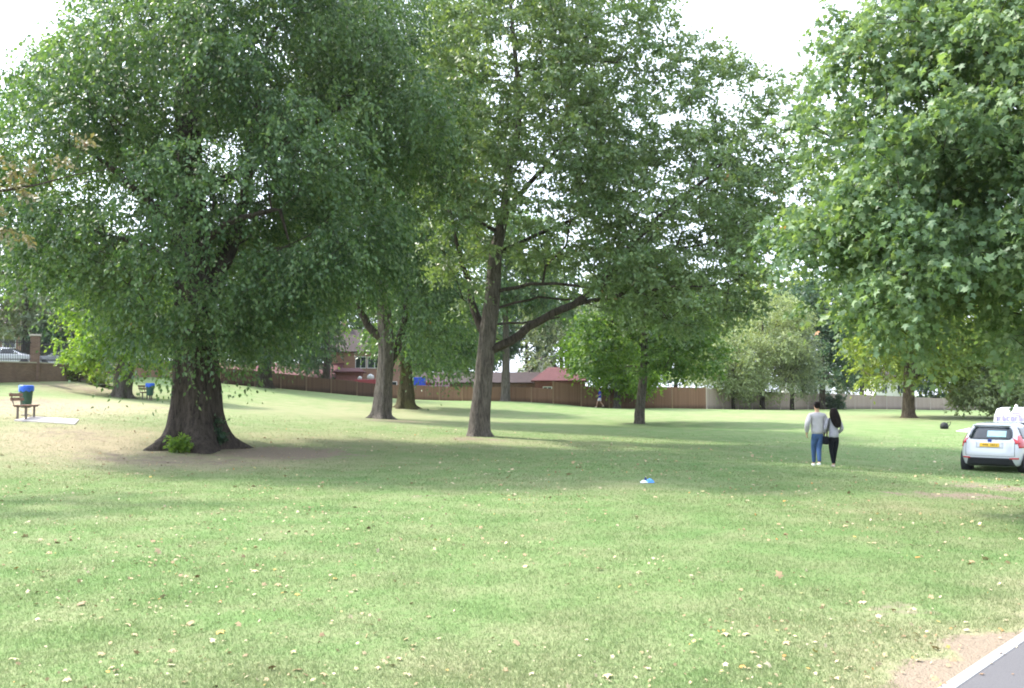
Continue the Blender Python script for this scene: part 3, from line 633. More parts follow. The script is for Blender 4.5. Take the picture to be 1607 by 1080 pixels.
def fallen():
    N = 14000; Yb = 4.6+RNG.uniform(0,1,N)**1.25*34; xb = RNG.uniform(-.66,.66,N)*Yb
    cl = np.sin(xb*.9+2*np.sin(Yb*.55))*np.cos(Yb*.8+xb*.35)
    k = (RNG.uniform(0,1,N) < .42+.45*cl)&~((path_side(xb,Yb) > .1)&(RNG.uniform(0,1,N) > .15))
    xb, Yb = xb[k], Yb[k]; n_ = len(xb)
    pos = np.stack([xb,Yb,gz(xb,Yb)+.018],1)
    al = RNG.normal(0,1,(n_,3)); al[:,2] *= .35; up = np.array([0,0,1.])+RNG.normal(0,.5,(n_,3))
    sz = RNG.lognormal(0,.45,n_)*.029; sz = np.clip(sz,.014,.095)*np.clip(.72+Yb/40,.75,1.25)
    V1, F1, nf1 = leaves(pos, al, up, sz, 'lobed')
    t = NT('dead_leaf'); c = t.ramp(t.attr('tint'), [(0,(.24,.15,.09)),(.25,(.36,.25,.14)),(.55,(.46,.35,.21)),(.85,(.56,.47,.33)),(.95,(.40,.36,.11)),(.993,(.55,.22,.06))])
    m = t.principled(c,.7,None,.3)
    o = mesh_np('fallen_leaves', V1, F1, m, fattr={'tint':np.repeat(RNG.uniform(0,1,n_),nf1)})
    tag(o,'dry tan fallen leaves scattered over the lawn','fallen leaves',kind='stuff')
fallen()

# ------------------------------------------------------------------ fences and walls
def boards(name, c1, c2, bw=.12):
    t = NT(name); P = t.coord('Object'); sx = t.n('ShaderNodeSeparateXYZ'); t.l(P, sx.inputs[0])
    fr = t.math('FRACT', t.math('DIVIDE', sx.outputs[0], bw)); gap = t.ramp(fr,[(0,0.35),(.08,1.0),(.92,1.0),(1,.35)])
    idn = t.math('FLOOR', t.math('DIVIDE', sx.outputs[0], bw)); wn = t.n('ShaderNodeTexWhiteNoise'); wn.noise_dimensions='1D'; t.l(idn, wn.inputs['W'])
    gr = t.noise(3,5,.6,t.coord('Object',(6,6,.7)))
    c = t.mix(t.math('ADD',t.math('MULTIPLY',wn.outputs['Value'],.6),t.math('MULTIPLY',gr,.4)), c1, c2)
    c = t.mix(1.0, c, gap, 'MULTIPLY')
    foot_dark = t.ramp(t.math('ADD', sx.outputs[2], t.math('MULTIPLY', gr, .3)), [(.15,.45),(.55,1.0)])  # boards get darker towards the bottom
    c = t.mix(1.0, c, foot_dark, 'MULTIPLY')
    return t.principled(c,.85,t.bump(gap,.6,.02),.2)
def fence(name, label, pts, mat, postmat, cat='fence', cap=True, seg=2.6):
    """pts (u,Y,height)"""
    W = [(on(u,Y),h) for u,Y,h in pts]; B = W[0][0]
    root = empty(name, B, label, cat)
    for (a,ha),(b,hb) in zip(W[:-1],W[1:]):
        Lh = np.linalg.norm((b-a)[:2]); k = max(1,round(Lh/seg))
        for i in range(k):
            p = a+(b-a)*i/k; q = a+(b-a)*(i+1)/k; p[2] = g1(p[0],p[1]); q[2] = g1(q[0],q[1]); h = ha+(hb-ha)*(i+.5)/k
            ang = math.atan2(q[1]-p[1],q[0]-p[0]); Ln = np.linalg.norm((q-p)[:2])
            h += random.uniform(-.03,.03)
            lo = min(p[2],q[2]); hi = max(p[2],q[2])
            def place(o): o.location = tuple(p-B); o.rotation_euler = (0,0,ang)
            d = q[2]-p[2]
            m = MB(); m.add([(.06,-.025,-.3),(Ln-.06,-.025,d-.3),(Ln-.06,.025,d-.3),(.06,.025,-.3),(.06,-.025,h),(Ln-.06,-.025,d+h),(Ln-.06,.025,d+h),(.06,.025,h)],
                [(0,3,2,1),(4,5,6,7),(0,1,5,4),(1,2,6,5),(2,3,7,6),(3,0,4,7)])
            place(m.build('panel', mat, root))
            m = MB(); m.box(-.055,.055,-.06,.06,-.4,h+.06); place(m.build('post', postmat, root, bevel=.01))
    return root
WB = boards('fence_brown',(.10,.055,.042),(.15,.09,.068)); WO = boards('fence_orange',(.19,.105,.068),(.27,.16,.105)); WP = boards('fence_pale',(.30,.235,.205),(.42,.34,.30))
PB_ = plain('post_brown',(.18,.12,.085),.85); PO_ = plain('post_orange',(.27,.18,.11),.85); PP_ = plain('post_pale',(.46,.39,.34),.85)
fence('wooden_fence','dark brown board fence sloping down behind the left trunks',[(345,77.5,1.6),(400,80,1.45),(520,83,1.4),(600,85,1.35)],WB,PB_)
fence('wooden_fence','orange-brown board fence behind the central trunk and the jogger',[(600,85,1.4),(690,83,1.5),(800,80,1.35),(868,79,1.4)],WO,PO_)
fence('wooden_fence','taller olive-brown board fence stretch behind the jogger',[(868,79,2.0),(1000,78.5,1.95),(1108,79,1.9)],WO,PO_)
fence('wooden_fence','pale weathered board fence along the right side behind the couple',[(1108,79,1.9),(1200,89,1.85),(1340,107,1.8),(1500,120,1.6),(1700,128,1.6)],WP,PP_,seg=3.4)
def brickmat(name, c1, c2, mortar, sc=1.0):
    t = NT(name); P = t.coord('Object'); sx = t.n('ShaderNodeSeparateXYZ'); t.l(P,sx.inputs[0])
    cb = t.n('ShaderNodeCombineXYZ'); t.l(t.math('ADD',sx.outputs[0],sx.outputs[1]),cb.inputs[0]); t.l(sx.outputs[2],cb.inputs[1])
    br = t.n('ShaderNodeTexBrick'); t.l(cb.outputs[0],br.inputs['Vector']); br.inputs['Scale'].default_value = sc
    br.inputs['Color1'].default_value=(*c1,1); br.inputs['Color2'].default_value=(*c2,1); br.inputs['Mortar'].default_value=(*mortar,1)
    br.inputs['Brick Width'].default_value=.225; br.inputs['Row Height'].default_value=.075; br.inputs['Mortar Size'].default_value=.008
    nz_ = t.noise(.8,5,.65,P); c = t.mix(t.ramp(nz_,[(.4,0.0),(.75,.5)]), br.outputs['Color'], tuple(x*.5 for x in c1))
    return t.principled(c,.9,t.bump(br.outputs['Fac'],-.3,.01),.2)
BK = brickmat('brick_dark',(.15,.085,.07),(.22,.13,.10),(.22,.2,.18)); BO = brickmat('brick_orange',(.34,.17,.12),(.42,.23,.16),(.38,.33,.29)); BR = brickmat('brick_red',(.24,.085,.08),(.30,.11,.10),(.26,.18,.16))
STN = plain('coping_stone',(.42,.38,.35),.9); IRON = plain('black_iron',(.012,.012,.018),.5)
def brick_wall(name, label, pts, mat, th=.3, coping=True, cat='wall'):
    W = [(on(u,Y),h) for u,Y,h in pts]; B = W[0][0]; root = empty(name,B,label,cat)
    m = MB(); c = MB()
    for (a,ha),(b,hb) in zip(W[:-1],W[1:]):
        dv = (b-a)[:2]; Ln = np.linalg.norm(dv); dv = dv/Ln; nn_ = np.array([-dv[1],dv[0]])*th/2
        P4 = [(a[0]-nn_[0],a[1]-nn_[1],a[2]),(b[0]-nn_[0],b[1]-nn_[1],b[2]),(b[0]+nn_[0],b[1]+nn_[1],b[2]),(a[0]+nn_[0],a[1]+nn_[1],a[2])]
        hs = [ha,hb,hb,ha]; vs = [(p[0]-B[0],p[1]-B[1],p[2]-.4-B[2]) for p in P4]+[(p[0]-B[0],p[1]-B[1],p[2]+h-B[2]) for p,h in zip(P4,hs)]
        Fb = [(0,3,2,1),(4,5,6,7),(0,1,5,4),(1,2,6,5),(2,3,7,6),(3,0,4,7)]; m.add(vs,Fb)
        e = 1.25; P5 = [((p[0]-q[0])*1+B[0]*0, 0) for p,q in zip(P4,P4)]
        vc = []
        for zz in (.004,.075):
            for i,(p,h) in enumerate(zip(P4,hs)):
                cx_ = (a if i in (0,3) else b); vc.append((cx_[0]+(p[0]-cx_[0])*e-B[0], cx_[1]+(p[1]-cx_[1])*e-B[1], p[2]+h+zz-B[2]))
        c.add(vc,Fb)
    m.build('brickwork',mat,root)
    if coping: c.build('coping',STN,root)
    return root
brick_wall('brick_wall','low weathered brick wall under the railings at the far left',[(-150,45,1.15),(-60,47.5,1.15),(0,50,1.15),(60,53,1.1),(112,57,1.05),(182,64,1.0)],BK)
brick_wall('brick_wall','orange-red brick wall between the small sunlit tree and the thick trunk',[(182,64.3,1.35),(262,72,1.25),(345,77.6,1.2)],BO,coping=False)
for u,Y,h,lab in [(-62,47.5,2.9,'brick gate pillar just off the left edge of the wall'),(54,52.8,2.75,'tall square brick pillar rising from the low wall at the far left'),(152,60.8,2.2,'brick pillar on the wall half hidden by the sunlit tree')]:
    c = on(u,Y); r_ = empty('brick_pillar',c,lab,'pillar',rz=.5)
    MB().box(-.27,.27,-.27,.27,-.3,h).build('shaft',BK,r_); MB().box(-.33,.33,-.33,.33,h+.003,h+.12).build('cap',STN,r_,bevel=.02)
def railing(label, p, q, h0, h1, groupname='iron railings on the brick wall'):
    a, b = on(*p), on(*q); root = empty('iron_railing',a,label,'railing',groupname); v = b-a; Ln = np.linalg.norm(v[:2]); k = int(Ln/.13); bars = MB(); rails = MB()
    for i in range(k+1):
        s = v*i/k; bars.box(s[0]-.016,s[0]+.016,s[1]-.016,s[1]+.016,s[2]+h0,s[2]+h1)
    for hh in (h0+.12,h1-.15):
        rails.tube([(0,0,hh),(v[0],v[1],v[2]+hh)],.025,6)
    bars.build('bars',IRON,root); rails.build('rails',IRON,root)
railing('black iron railings left of the tall brick pillar',(-60,47.6),(50,52.6),1.22,2.5)
railing('black iron railings right of the tall brick pillar',(58,53),(149,60.6),1.2,2.4)
railing('last stretch of black iron railings reaching the orange brick wall',(156,61.1),(182,64),1.1,2.2)

# ------------------------------------------------------------------ buildings beyond the fence
TILE = plain('red_tile',(.10,.030,.033),.8,.2,3); TILED = plain('dark_tile',(.036,.021,.021),.8,.25,3); WHITE = plain('white_render',(.78,.76,.74),.8,.05); FRAME = plain('white_frame',(.8,.8,.8),.5,.03)
t = NT('window_glass'); GLASS = t.principled((.02,.03,.035),.08,None,.8)
t = NT('car_glass'); CGLASS = t.principled((.012,.018,.025),.06,None,.7)
def house(name, label, u, Y, wd, dp, eave, ridge, wall, roof, rz=0, wins=(), zoff=0, hip=0, chimney=False, door=None, ridge_x=True):
    c = on(u,Y); c[2] += zoff; root = empty(name,c,label,'building',rz=rz)
    w2, d2 = wd/2, dp/2
    m = MB().box(-w2,w2,-d2,d2,-.6,eave)
    if not hip:
        for sx_ in (-1,1):
            x0, x1 = (sx_*w2, sx_*(w2-.2))
            if ridge_x: m.add([(x0,-d2,eave),(x0,d2,eave),(x0,0,ridge-.05),(x1,-d2,eave),(x1,d2,eave),(x1,0,ridge-.05)],[(0,1,2),(3,5,4),(0,2,5,3),(1,4,5,2)])
        if not ridge_x:
            m.add([(-w2,-d2,eave),(w2,-d2,eave),(0,-d2,ridge-.05),(-w2,d2,eave),(w2,d2,eave),(0,d2,ridge-.05)],[(0,1,2),(3,5,4),(0,2,5,3),(1,4,5,2)])
    m.build('wall',wall,root)
    o = .35; r = MB(); th = .12
    if ridge_x: a = [(-w2-o,-d2-o,eave-.12),(w2+o,-d2-o,eave-.12),(w2+o,d2+o,eave-.12),(-w2-o,d2+o,eave-.12),(-w2-o+hip*(d2+o),0,ridge),(w2+o-hip*(d2+o),0,ridge)]; fs = [(0,1,5,4),(2,3,4,5),(1,2,5),(3,0,4)]
    else: a = [(-w2-o,-d2-o,eave-.12),(-w2-o,d2+o,eave-.12),(w2+o,d2+o,eave-.12),(w2+o,-d2-o,eave-.12),(0,-d2-o,ridge),(0,d2+o,ridge)]; fs = [(0,4,5,1),(3,2,5,4)]+([(0,3,4)] if hip else [])
    if not hip: fs = fs[:2]
    r.add(a,fs); ro = r.build('roof',roof,root); sm = ro.modifiers.new('Solidify','SOLIDIFY'); sm.thickness = th; sm.offset = 1
    if chimney: MB().box(-w2+1,-w2+1.7,-.35,.35,ridge-.8,ridge+1.0).build('chimney',wall,ro)
    for (x,z,ww,hh) in wins:
        f = MB()
        for bx_ in ((x-ww/2,x+ww/2,z-hh/2,z-hh/2+.07),(x-ww/2,x+ww/2,z+hh/2-.07,z+hh/2),(x-ww/2,x-ww/2+.07,z-hh/2+.07,z+hh/2-.07),(x+ww/2-.07,x+ww/2,z-hh/2+.07,z+hh/2-.07),(x-.03,x+.03,z-hh/2+.07,z+hh/2-.07)):
            f.box(bx_[0],bx_[1],-d2-.05,-d2+.02,bx_[2],bx_[3])
        fo = f.build('window',FRAME,root); MB().box(x-ww/2+.07,x+ww/2-.07,-d2-.012,-d2-.004,z-hh/2+.07,z+hh/2-.07).build('pane',GLASS,fo)
    return root
house('brick_house','orange brick house with a white-framed window seen left of the grey forked trunk',580,98,8.5,8,5.2,7.8,BO,TILED,rz=.15,wins=[(-2.2,1.4,1.3,1.1),(.6,4.0,1.6,1.3),(-.9,4.0,1.2,1.3),(2.4,1.4,1.3,1.1)],chimney=True,zoff=-.2)
house('long_building','long low dark red building with red roof behind the fence at left',432,94,14.5,6,1.6,3.2,BR,TILE,rz=-.06,zoff=-.3)
house('garden_shed','small pink-red brick outbuilding below the house window',549,90.5,2.6,2.5,2.6,2.9,BR,TILE,rz=.1,zoff=-.1,hip=.4)
house('low_building','low dark brick building with dark roof behind the fence at centre',750,91.5,14.0,5,2.3,3.3,BK,TILED,rz=0,zoff=-.1)
house('red_roofed_building','small brick building with bright red hipped roof left of the jogger',880,87,4.9,5,2.6,3.85,BR,TILE,rz=-.1,hip=.55,zoff=0.0,wins=[(-1.2,1.6,.9,.8)])
house('white_house','white rendered gable behind the bright red roof',850,100,4.2,6,3.2,5.5,WHITE,TILED,rz=.1,ridge_x=False,wins=[(0,2.6,.9,1.0)])
house('white_house','white house with a dark window beyond the pale fence near the pinkish trunk',1392,135,5.5,6,4.8,6.2,WHITE,TILED,rz=-.1,wins=[(.9,3.0,.9,1.4),(-1.4,3.0,.9,1.4)])
house('brick_house','pinkish brick house behind the railings at the far left',70,88,14,8,5.0,7.6,BO,TILED,rz=.2,wins=[(-4,1.6,1.4,1.3),(0,1.6,1.4,1.3),(4,1.6,1.4,1.3),(-2,4,1.2,1.1),(3,4,1.2,1.1)],zoff=-.4)
house('white_house','pale house glimpsed between the willow and the dark tree behind the couple',1262,125,5,6,4.2,6,WHITE,TILED,rz=.1,wins=[(0,2.4,1.2,1.2)])

# play equipment seen over the fence
def play():
    B = on(672,88)+np.array([0,0,.5]); root = empty('climbing_frame',B,'play frame with pink posts and a blue panel, behind the fence','play equipment')
    blue = plain('play_blue',(.03,.08,.62),.5); pink = plain('play_pink',(.48,.26,.42),.5); red = plain('play_red',(.30,.05,.06),.5)
    for i in range(7):
        x = .1+i*.34; MB().tube([(x,0,0),(x,0,1.95+.25*(i%2))],.045,8).build('post',pink,root)
    p = MB().box(-1.75,-.25,-.04,.04,1.15,1.95); p.build('panel',blue,root,bevel=.02)
    MB().box(-1.8,2.2,-.03,.03,1.05,1.13).build('rail',pink,root)
    MB().lathe([(.02,1.2),(.18,1.26),(.22,1.38),(.18,1.5),(.02,1.56)],12,(-.02,-.1,0)).build('ball',red,root,smooth=True)
    B = on(577,88.5)+np.array([0,0,.45]); root = empty('toy_cart',B,'red play cart with white rounded tops beside the pink-red outbuilding','play equipment')
    wh = plain('play_white',(.5,.5,.5),.5)
    MB().box(-1.3,1.0,-.4,.4,.3,1.35).build('body',red,root,bevel=.05)
    for x,z,r_ in ((-.8,1.45,.25),(.3,1.55,.38)):
        MB().lathe([(.02,z-r_),(r_*.8,z-r_*.6),(r_,z),(r_*.8,z+r_*.6),(.02,z+r_)],14,(x,0,0)).build('dome',wh,root,smooth=True)
play()

# ------------------------------------------------------------------ bench, bins, slabs
SLAB = plain('slab_concrete',(.50,.45,.44),.9,.08); WOOD = plain('bench_wood',(.22,.11,.075),.6,.3,12,bump=.4); STEEL = plain('bench_leg',(.16,.13,.11),.6)
def slab(name, corners, mat, h=.05):
    c = [np.array([*gp(*p)]) for p in corners]; m = MB(); vs = [(p[0],p[1],p[2]-.1) for p in c]+[(p[0],p[1],p[2]+h) for p in c]
    m.add(vs,[(0,3,2,1),(4,5,6,7),(0,1,5,4),(1,2,6,5),(2,3,7,6),(3,0,4,7)]); tag(m.build(name,mat,bevel=.01),kind='structure')
slab('bench_paving',[(22,661),(118,667),(124,660),(52,655.5)],SLAB)
slab('paving',[(1500,677),(1590,684),(1600,676),(1520,672.5)],plain('slab_pale',(.62,.66,.64),.8,.05),.02)
def bench(u, v, label, rz, zadd=.05, scale=1.0):
    c = gp(u,v); c[2] += zadd; root = empty('park_bench',c,label,'bench','benches with blue-lined bins',rz=rz); root.scale = (scale,)*3
    L_ = .75
    # local: x along bench, y back
    st = MB()
    for i in range(4): st.box(-L_,L_,-.24+i*.125,-.14+i*.125,.43,.465)
    st.build('seat',WOOD,root,bevel=.008)
    bk = MB(); 
    for i in range(2):
        R_ = Matrix.Translation((0,.30+.04*i,.66+i*.15))@Matrix.Rotation(math.radians(-12),4,'X'); bk.box(-L_,L_,-.018,.018,-.055,.055,R_)
    bk.build('backrest',WOOD,root,bevel=.008)
    for x in (-.5,.5):
        for y in (-.12,.14): MB().box(x-.03,x+.03,y-.03,y+.03,-.05,.42).build('leg',STEEL,root)
        MB().tube([(x,-.24,.41),(x,.25,.41),(x,.31,.6),(x,.37,.88)],.022,6).build('bracket',STEEL,root)
    return root
def bin_(c, label, hh=.95, r=.27, rz=0, bag=True):
    root = empty('litter_bin',c,label,'bin','green litter bins with blue liners',rz=rz)
    gm = plain('bin_green',(.03,.085,.06),.5); bm = plain('blue_liner',(.03,.13,.68),.35,.25,20,bump=.6)
    MB().lathe([(.04,0),(.16,0),(.16,.03),(.04,.05),(.04,.28)],14).build('pedestal',STEEL,root)
    MB().lathe([(r*.70,.28),(r*.74,.30),(r*.98,hh-.06),(r,hh-.06),(r,hh),(r*.9,hh),(r*.9,hh-.02),(r*.66,.32)],22).build('body',gm,root,smooth=False)
    n_ = 28; prof = [(r*1.02,hh-.17),(r*1.07,hh-.10),(r*1.05,hh+.0),(r*1.0,hh+.045),(r*.85,hh+.05),(r*.8,hh-.05),(r*.3,hh-.15)]
    vs = []; rr = random.Random(3)
    for i,(q,z) in enumerate(prof):
        for k in range(n_): a = 2*math.pi*k/n_; q2 = q*(1+.035*math.sin(k*2.3+i)); vs.append((q2*math.cos(a),q2*math.sin(a),z+(.03*math.sin(k*1.7) if i == 0 else .008*math.sin(k*2.9))))
    MB().add(vs,[(i*n_+k,i*n_+(k+1)%n_,(i+1)*n_+(k+1)%n_,(i+1)*n_+k) for i in range(len(prof)-1) for k in range(n_)]).build('bin_liner',bm,root,smooth=True)
    return root
bench(41,658.5,'reddish wooden slat bench on the pale slab at the far left',math.radians(105))
c = gp(41,658.5); bp = px(40.5,640,c[1]+1.5); bin_((bp[0],bp[1],g1(bp[0],bp[1])+.0),'litter bin with bright blue liner right behind the wooden bench',hh=1.05,r=.235)
c = gp(235,628.5); bin_(c,'far litter bin with dark blue liner between the small tree and the thick trunk',hh=.95,r=.235)
b2 = bench(231,627.3,'far bench mostly hidden behind the second litter bin',math.radians(98),zadd=.0)
# small litter
c = gp(1016,758)
t = NT('blue_plastic'); pb = t.principled((.10,.35,.85),.35,None,.5); t = NT('white_plastic'); pw = t.principled((.75,.82,.86),.4,None,.5); t = NT('navy'); pn = t.principled((.03,.05,.2),.4)
def crumple(w_, d_, h_, seed, ox=0, oy=0):
    r_ = np.random.default_rng(seed); k = 12; X_, Y_ = np.meshgrid(np.linspace(-1,1,k),np.linspace(-1,1,k))
    rr = np.clip(1-np.maximum(abs(X_),abs(Y_))**2,0,1); Z_ = rr*(.55+.45*r_.uniform(0,1,(k,k)))*h_+.012
    X2 = X_*w_*.5+r_.normal(0,.008,(k,k))+ox; Y2 = Y_*d_*.5+r_.normal(0,.008,(k,k))+oy
    m = MB(); idx_ = np.arange(k*k).reshape(k,k); m.add(np.stack([X2.ravel(),Y2.ravel(),Z_.ravel()],1), [(int(idx_[i,j]),int(idx_[i,j+1]),int(idx_[i+1,j+1]),int(idx_[i+1,j])) for i in range(k-1) for j in range(k-1)]); return m
root = empty('plastic_bag',c,'crumpled blue and white plastic bag lying on the open lawn','bag')
crumple(.17,.16,.09,1,.05,0).build('blue_sheet',pb,root); crumple(.14,.18,.055,2,-.075,-.02).build('white_sheet',pw,root); crumple(.05,.06,.12,3,-.035,.04).build('label_patch',pn,root)
c = gp(1482,673.5); root = empty('black_bag',c,'small black bag with a raised strap left on the lawn near the cars','bag'); bk_ = plain('black_fabric',(.015,.018,.02),.7)
m = MB().lathe([(.10,0),(.19,.02),(.21,.14),(.18,.27),(.10,.34),(.03,.36)],14); m.build('body',bk_,root,smooth=True)
MB().tube([(.12,0,.28),(.22,.02,.36),(.36,.03,.38),(.30,0,.22),(.2,0,.14)],.018,6).build('strap',bk_,root,smooth=True)

# ------------------------------------------------------------------ cars
PAINT = NT('white_paint').principled((.60,.61,.66),.2,None,.5,0,.6); BLACKP = plain('black_plastic',(.02,.02,.028),.6,.1); RED = NT('red_lens').principled((.55,.02,.03),.15,None,.6,0,.5)
TYRE = plain('tyre_rubber',(.018,.018,.018),.85); RIM = plain('alloy',(.5,.5,.52),.3,.05,metal=.8)
YEL = plain('plate_yellow',(.75,.45,.02),.5,.03); CHROME = plain('chrome',(.6,.6,.62),.2,.02,metal=.9)
def carshape(K_):
    """K_ rows (z, xrear, xfront, halfwidth, exponent)"""
    K_ = np.array(K_,float)
    def f(z): return [np.interp(z,K_[:,0],K_[:,i]) for i in range(1,5)]
    def xs(y,z,side):
        r,fr,w_,e = f(z); c_ = (r+fr)/2; a = (fr-r)/2; return c_+side*a*(max(0,1-abs(y/w_)**e))**(1/e)
    def ysf(x,z,side):
        r,fr,w_,e = f(z); c_ = (r+fr)/2; a = (fr-r)/2; return side*w_*(max(0,1-abs((x-c_)/a)**e))**(1/e)
    return K_, f, xs, ysf
def sgnp(v,p): return math.copysign(abs(v)**p,v)
def car(label, name, loc, rz, K_, rw, belt, rooft, van=False, sidewin=True, n=72):
    K_, f, xs, ysf = carshape(K_); root = empty(name,loc,label,'car' if not van else 'van',rz=rz)
    zs = []
    for a, b in zip(K_[:-1,0],K_[1:,0]): zs += list(np.linspace(a,b,4)[:-1])
    zs.append(K_[-1,0]); vs = []
    for z in zs:
        r,fr,w_,e = f(z); c_ = (r+fr)/2; a_ = (fr-r)/2
        for k in range(n):
            t_ = 2*math.pi*k/n; vs.append((c_+a_*sgnp(math.cos(t_),2/e), w_*sgnp(math.sin(t_),2/e), z))
    fs = [(i*n+k,i*n+(k+1)%n,(i+1)*n+(k+1)%n,(i+1)*n+k) for i in range(len(zs)-1) for k in range(n)]+[tuple(range(n))[::-1],tuple((len(zs)-1)*n+k for k in range(n))]
    bo = MB().add(vs,fs).build('body',PAINT,root,smooth=True)
    def rear(name, mat, y0, y1, z0, z1, off=.006, ny_=14, nz_=8, edge=None, side=-1, par=root):
        m = MB(); vs = []
        for j in range(nz_+1):
            z = z0+(z1-z0)*j/nz_; yy0, yy1 = (y0,y1) if edge is None else edge(j/nz_,y0,y1)
            wm = f(z)[2]*.985; yy0 = max(-wm,min(wm,yy0)); yy1 = max(-wm,min(wm,yy1))
            for i in range(ny_+1): y = yy0+(yy1-yy0)*i/ny_; vs.append((xs(y,z,side)+side*off,y,z))
        m.add(vs,[(j*(ny_+1)+i,j*(ny_+1)+i+1,(j+1)*(ny_+1)+i+1,(j+1)*(ny_+1)+i) for j in range(nz_) for i in range(ny_)])
        o = m.build(name,mat,par,smooth=True); s_ = o.modifiers.new('Solidify','SOLIDIFY'); s_.thickness=.012; s_.offset = 0; return o
    def sidep(name, mat, x0, x1, z0, z1, sd_, off=.006, nx_=12, nz_=6, edge=None, par=root):
        m = MB(); vs = []
        for j in range(nz_+1):
            z = z0+(z1-z0)*j/nz_; a0, a1 = (x0,x1) if edge is None else edge(j/nz_,x0,x1)
            for i in range(nx_+1): x = max(a0+(a1-a0)*i/nx_, f(z)[0]+.07); vs.append((x,ysf(x,z,sd_)+sd_*off,z))
        m.add(vs,[(j*(nx_+1)+i,j*(nx_+1)+i+1,(j+1)*(nx_+1)+i+1,(j+1)*(nx_+1)+i) for j in range(nz_) for i in range(nx_)])
        o = m.build(name,mat,par,smooth=True); s_ = o.modifiers.new('Solidify','SOLIDIFY'); s_.thickness=.012; s_.offset = 0; return o
    hw = K_[:,3].max(); xr, xf = K_[:,1].min(), K_[:,2].max()
    for x in (xr+.62, xf-.80):
        for sd_ in (-1,1):
            y = ysf(x,.45,sd_)
            MB().lathe([(rw+.06,y-.22 if sd_ > 0 else y+.004),(rw+.06,y+.004 if sd_ < 0 else y+.004),(rw+.02,y+.008*sd_),(.05,y+.008*sd_)],28,(x,0,rw),'y').build('wheel_arch',BLACKP,root,smooth=True)
            wl = empty_part('wheel',root,(x,y-.10*sd_,rw))
            MB().lathe([(rw*.62,-.10),(rw*.93,-.105),(rw,-.07),(rw,.07),(rw*.93,.105),(rw*.62,.10)],30,(0,0,0),'y').build('tyre',TYRE,wl,smooth=True)
            m = MB(); m.lathe([(rw*.62,-.03),(rw*.62,.085*1),(rw*.55,.085),(rw*.5,.03),(rw*.12,.04),(rw*.1,.09),(.01,.09)],24,(0,0,0),'y')
            m.lathe([(rw*.61,.02),(rw*.61,-.085),(rw*.55,-.085),(rw*.5,-.03),(rw*.12,-.04),(rw*.1,-.09),(.01,-.09)],24,(0,0,0),'y')
            for q in range(5):
                a = q*2*math.pi/5
                for s2 in (-1,1): m.tube([(0,.075*s2,0),(rw*.58*math.cos(a),.07*s2,rw*.58*math.sin(a))],[.035,.03],5)
            m.build('rim',RIM,wl)
    def ed(t_,a,b):  # rounded corners
        k = .16*(abs(2*t_-1)**3); return a+k*(b-a)*.5, b-k*(b-a)*.5
    if not van:
        rear('rear_window',CGLASS,-.60,.60,belt+.02,rooft-.10,edge=lambda t_,a,b:(a*(1-.10*t_-.13*abs(2*t_-1)**4),b*(1-.10*t_-.13*abs(2*t_-1)**4)))
        rear('windscreen',CGLASS,-.62,.62,belt+.05,rooft-.06,side=1,edge=lambda t_,a,b:(a*(1-.1*t_),b*(1-.1*t_)))
        # pale blue reflection on the rear window, painted as a patch over the glass
        rear('window_reflection',plain('pale_blue_reflection',(.42,.62,.66),.5),-.42,.08,belt+.09,rooft-.20,off=.016)
        wp = MB().tube([(xs(0,belt,-1)-.03,0,belt),(xs(.0,belt+.1,-1)-.02,-.05,belt+.06),(xs(-.3,belt+.1,-1)-.02,-.40,belt+.08)],.012,6); wp.build('wiper',BLACKP,root)
        for sd_ in (-1,1):
            rear('taillight',RED,.69*sd_,.86*sd_,belt-.22,belt+.14,off=.010,edge=lambda t_,a,b:(a*(1.08-.10*t_), b))
            sidep('taillight_side',RED,xr+.10,xr+.30,belt-.10,belt+.08,sd_,off=.010,edge=lambda t_,a,b:(a,b-.1*t_))
            rear('reflector',RED,.52*sd_,.74*sd_,.435,.475,off=.012)
        rear('lower_bumper',BLACKP,-.66,.66,.22,.46,off=.014,edge=lambda t_,a,b:(a*(1-.14*t_),b*(1-.14*t_)))
        for sd_ in (-1,1): rear('tailgate_seam',BLACKP,.640*sd_,.648*sd_,.52,belt-.02,off=.001,ny_=2)
        rear('tailgate_seam',BLACKP,-.64,.64,.512,.520,off=.001,nz_=1)
        rear('tailgate_recess_shade',plain('paint_recess_shade',(.54,.55,.59),.3),-.36,.36,belt-.23,belt-.06,off=.002)  # flush patch: recess shade painted as a slightly darker body white
        pl = rear('number_plate',YEL,-.26,.26,belt-.20,belt-.09,off=.016)
        tx = MB()
        rr = random.Random(5)
        for i,chx in enumerate((-.21,-.155,-.10,-.045,.04,.095,.15)):   # unreadable dark characters
            x0_ = xs(chx,belt-.145,-1)-.028
            tx.box(x0_-.002,x0_,chx,chx+.012,belt-.18,belt-.11)
            tx.box(x0_-.002,x0_,chx+.012,chx+.036,belt-.18+(.0 if i%2 else .03),belt-.168+(.0 if i%2 else .03)); tx.box(x0_-.002,x0_,chx+.026,chx+.036,belt-.165,belt-.115) if i%3 else None
        tx.build('plate_characters',BLACKP,pl)
        em = MB().lathe([(.005,-.01),(.055,-.01),(.055,.012),(.005,.014)],16); e_ = em.build('emblem',plain('badge_blue',(.03,.06,.3),.3),root); e_.rotation_euler=(0,-math.pi/2,0); e_.location=(xs(0,belt-.02,-1)-.006,0,belt-.02)
        MB().box(0,.22,-.5,.5,-.02,.02,Matrix.Translation((xs(0,rooft-.05,-1)-.10,0,rooft-.035))@Matrix.Rotation(.12,4,'Y')).build('spoiler',PAINT,root,bevel=.018)
        MB().tube([(xr+1.3,0,rooft+.02),(xr+1.2,0,rooft+.20)],.006,5).build('aerial',BLACKP,root)
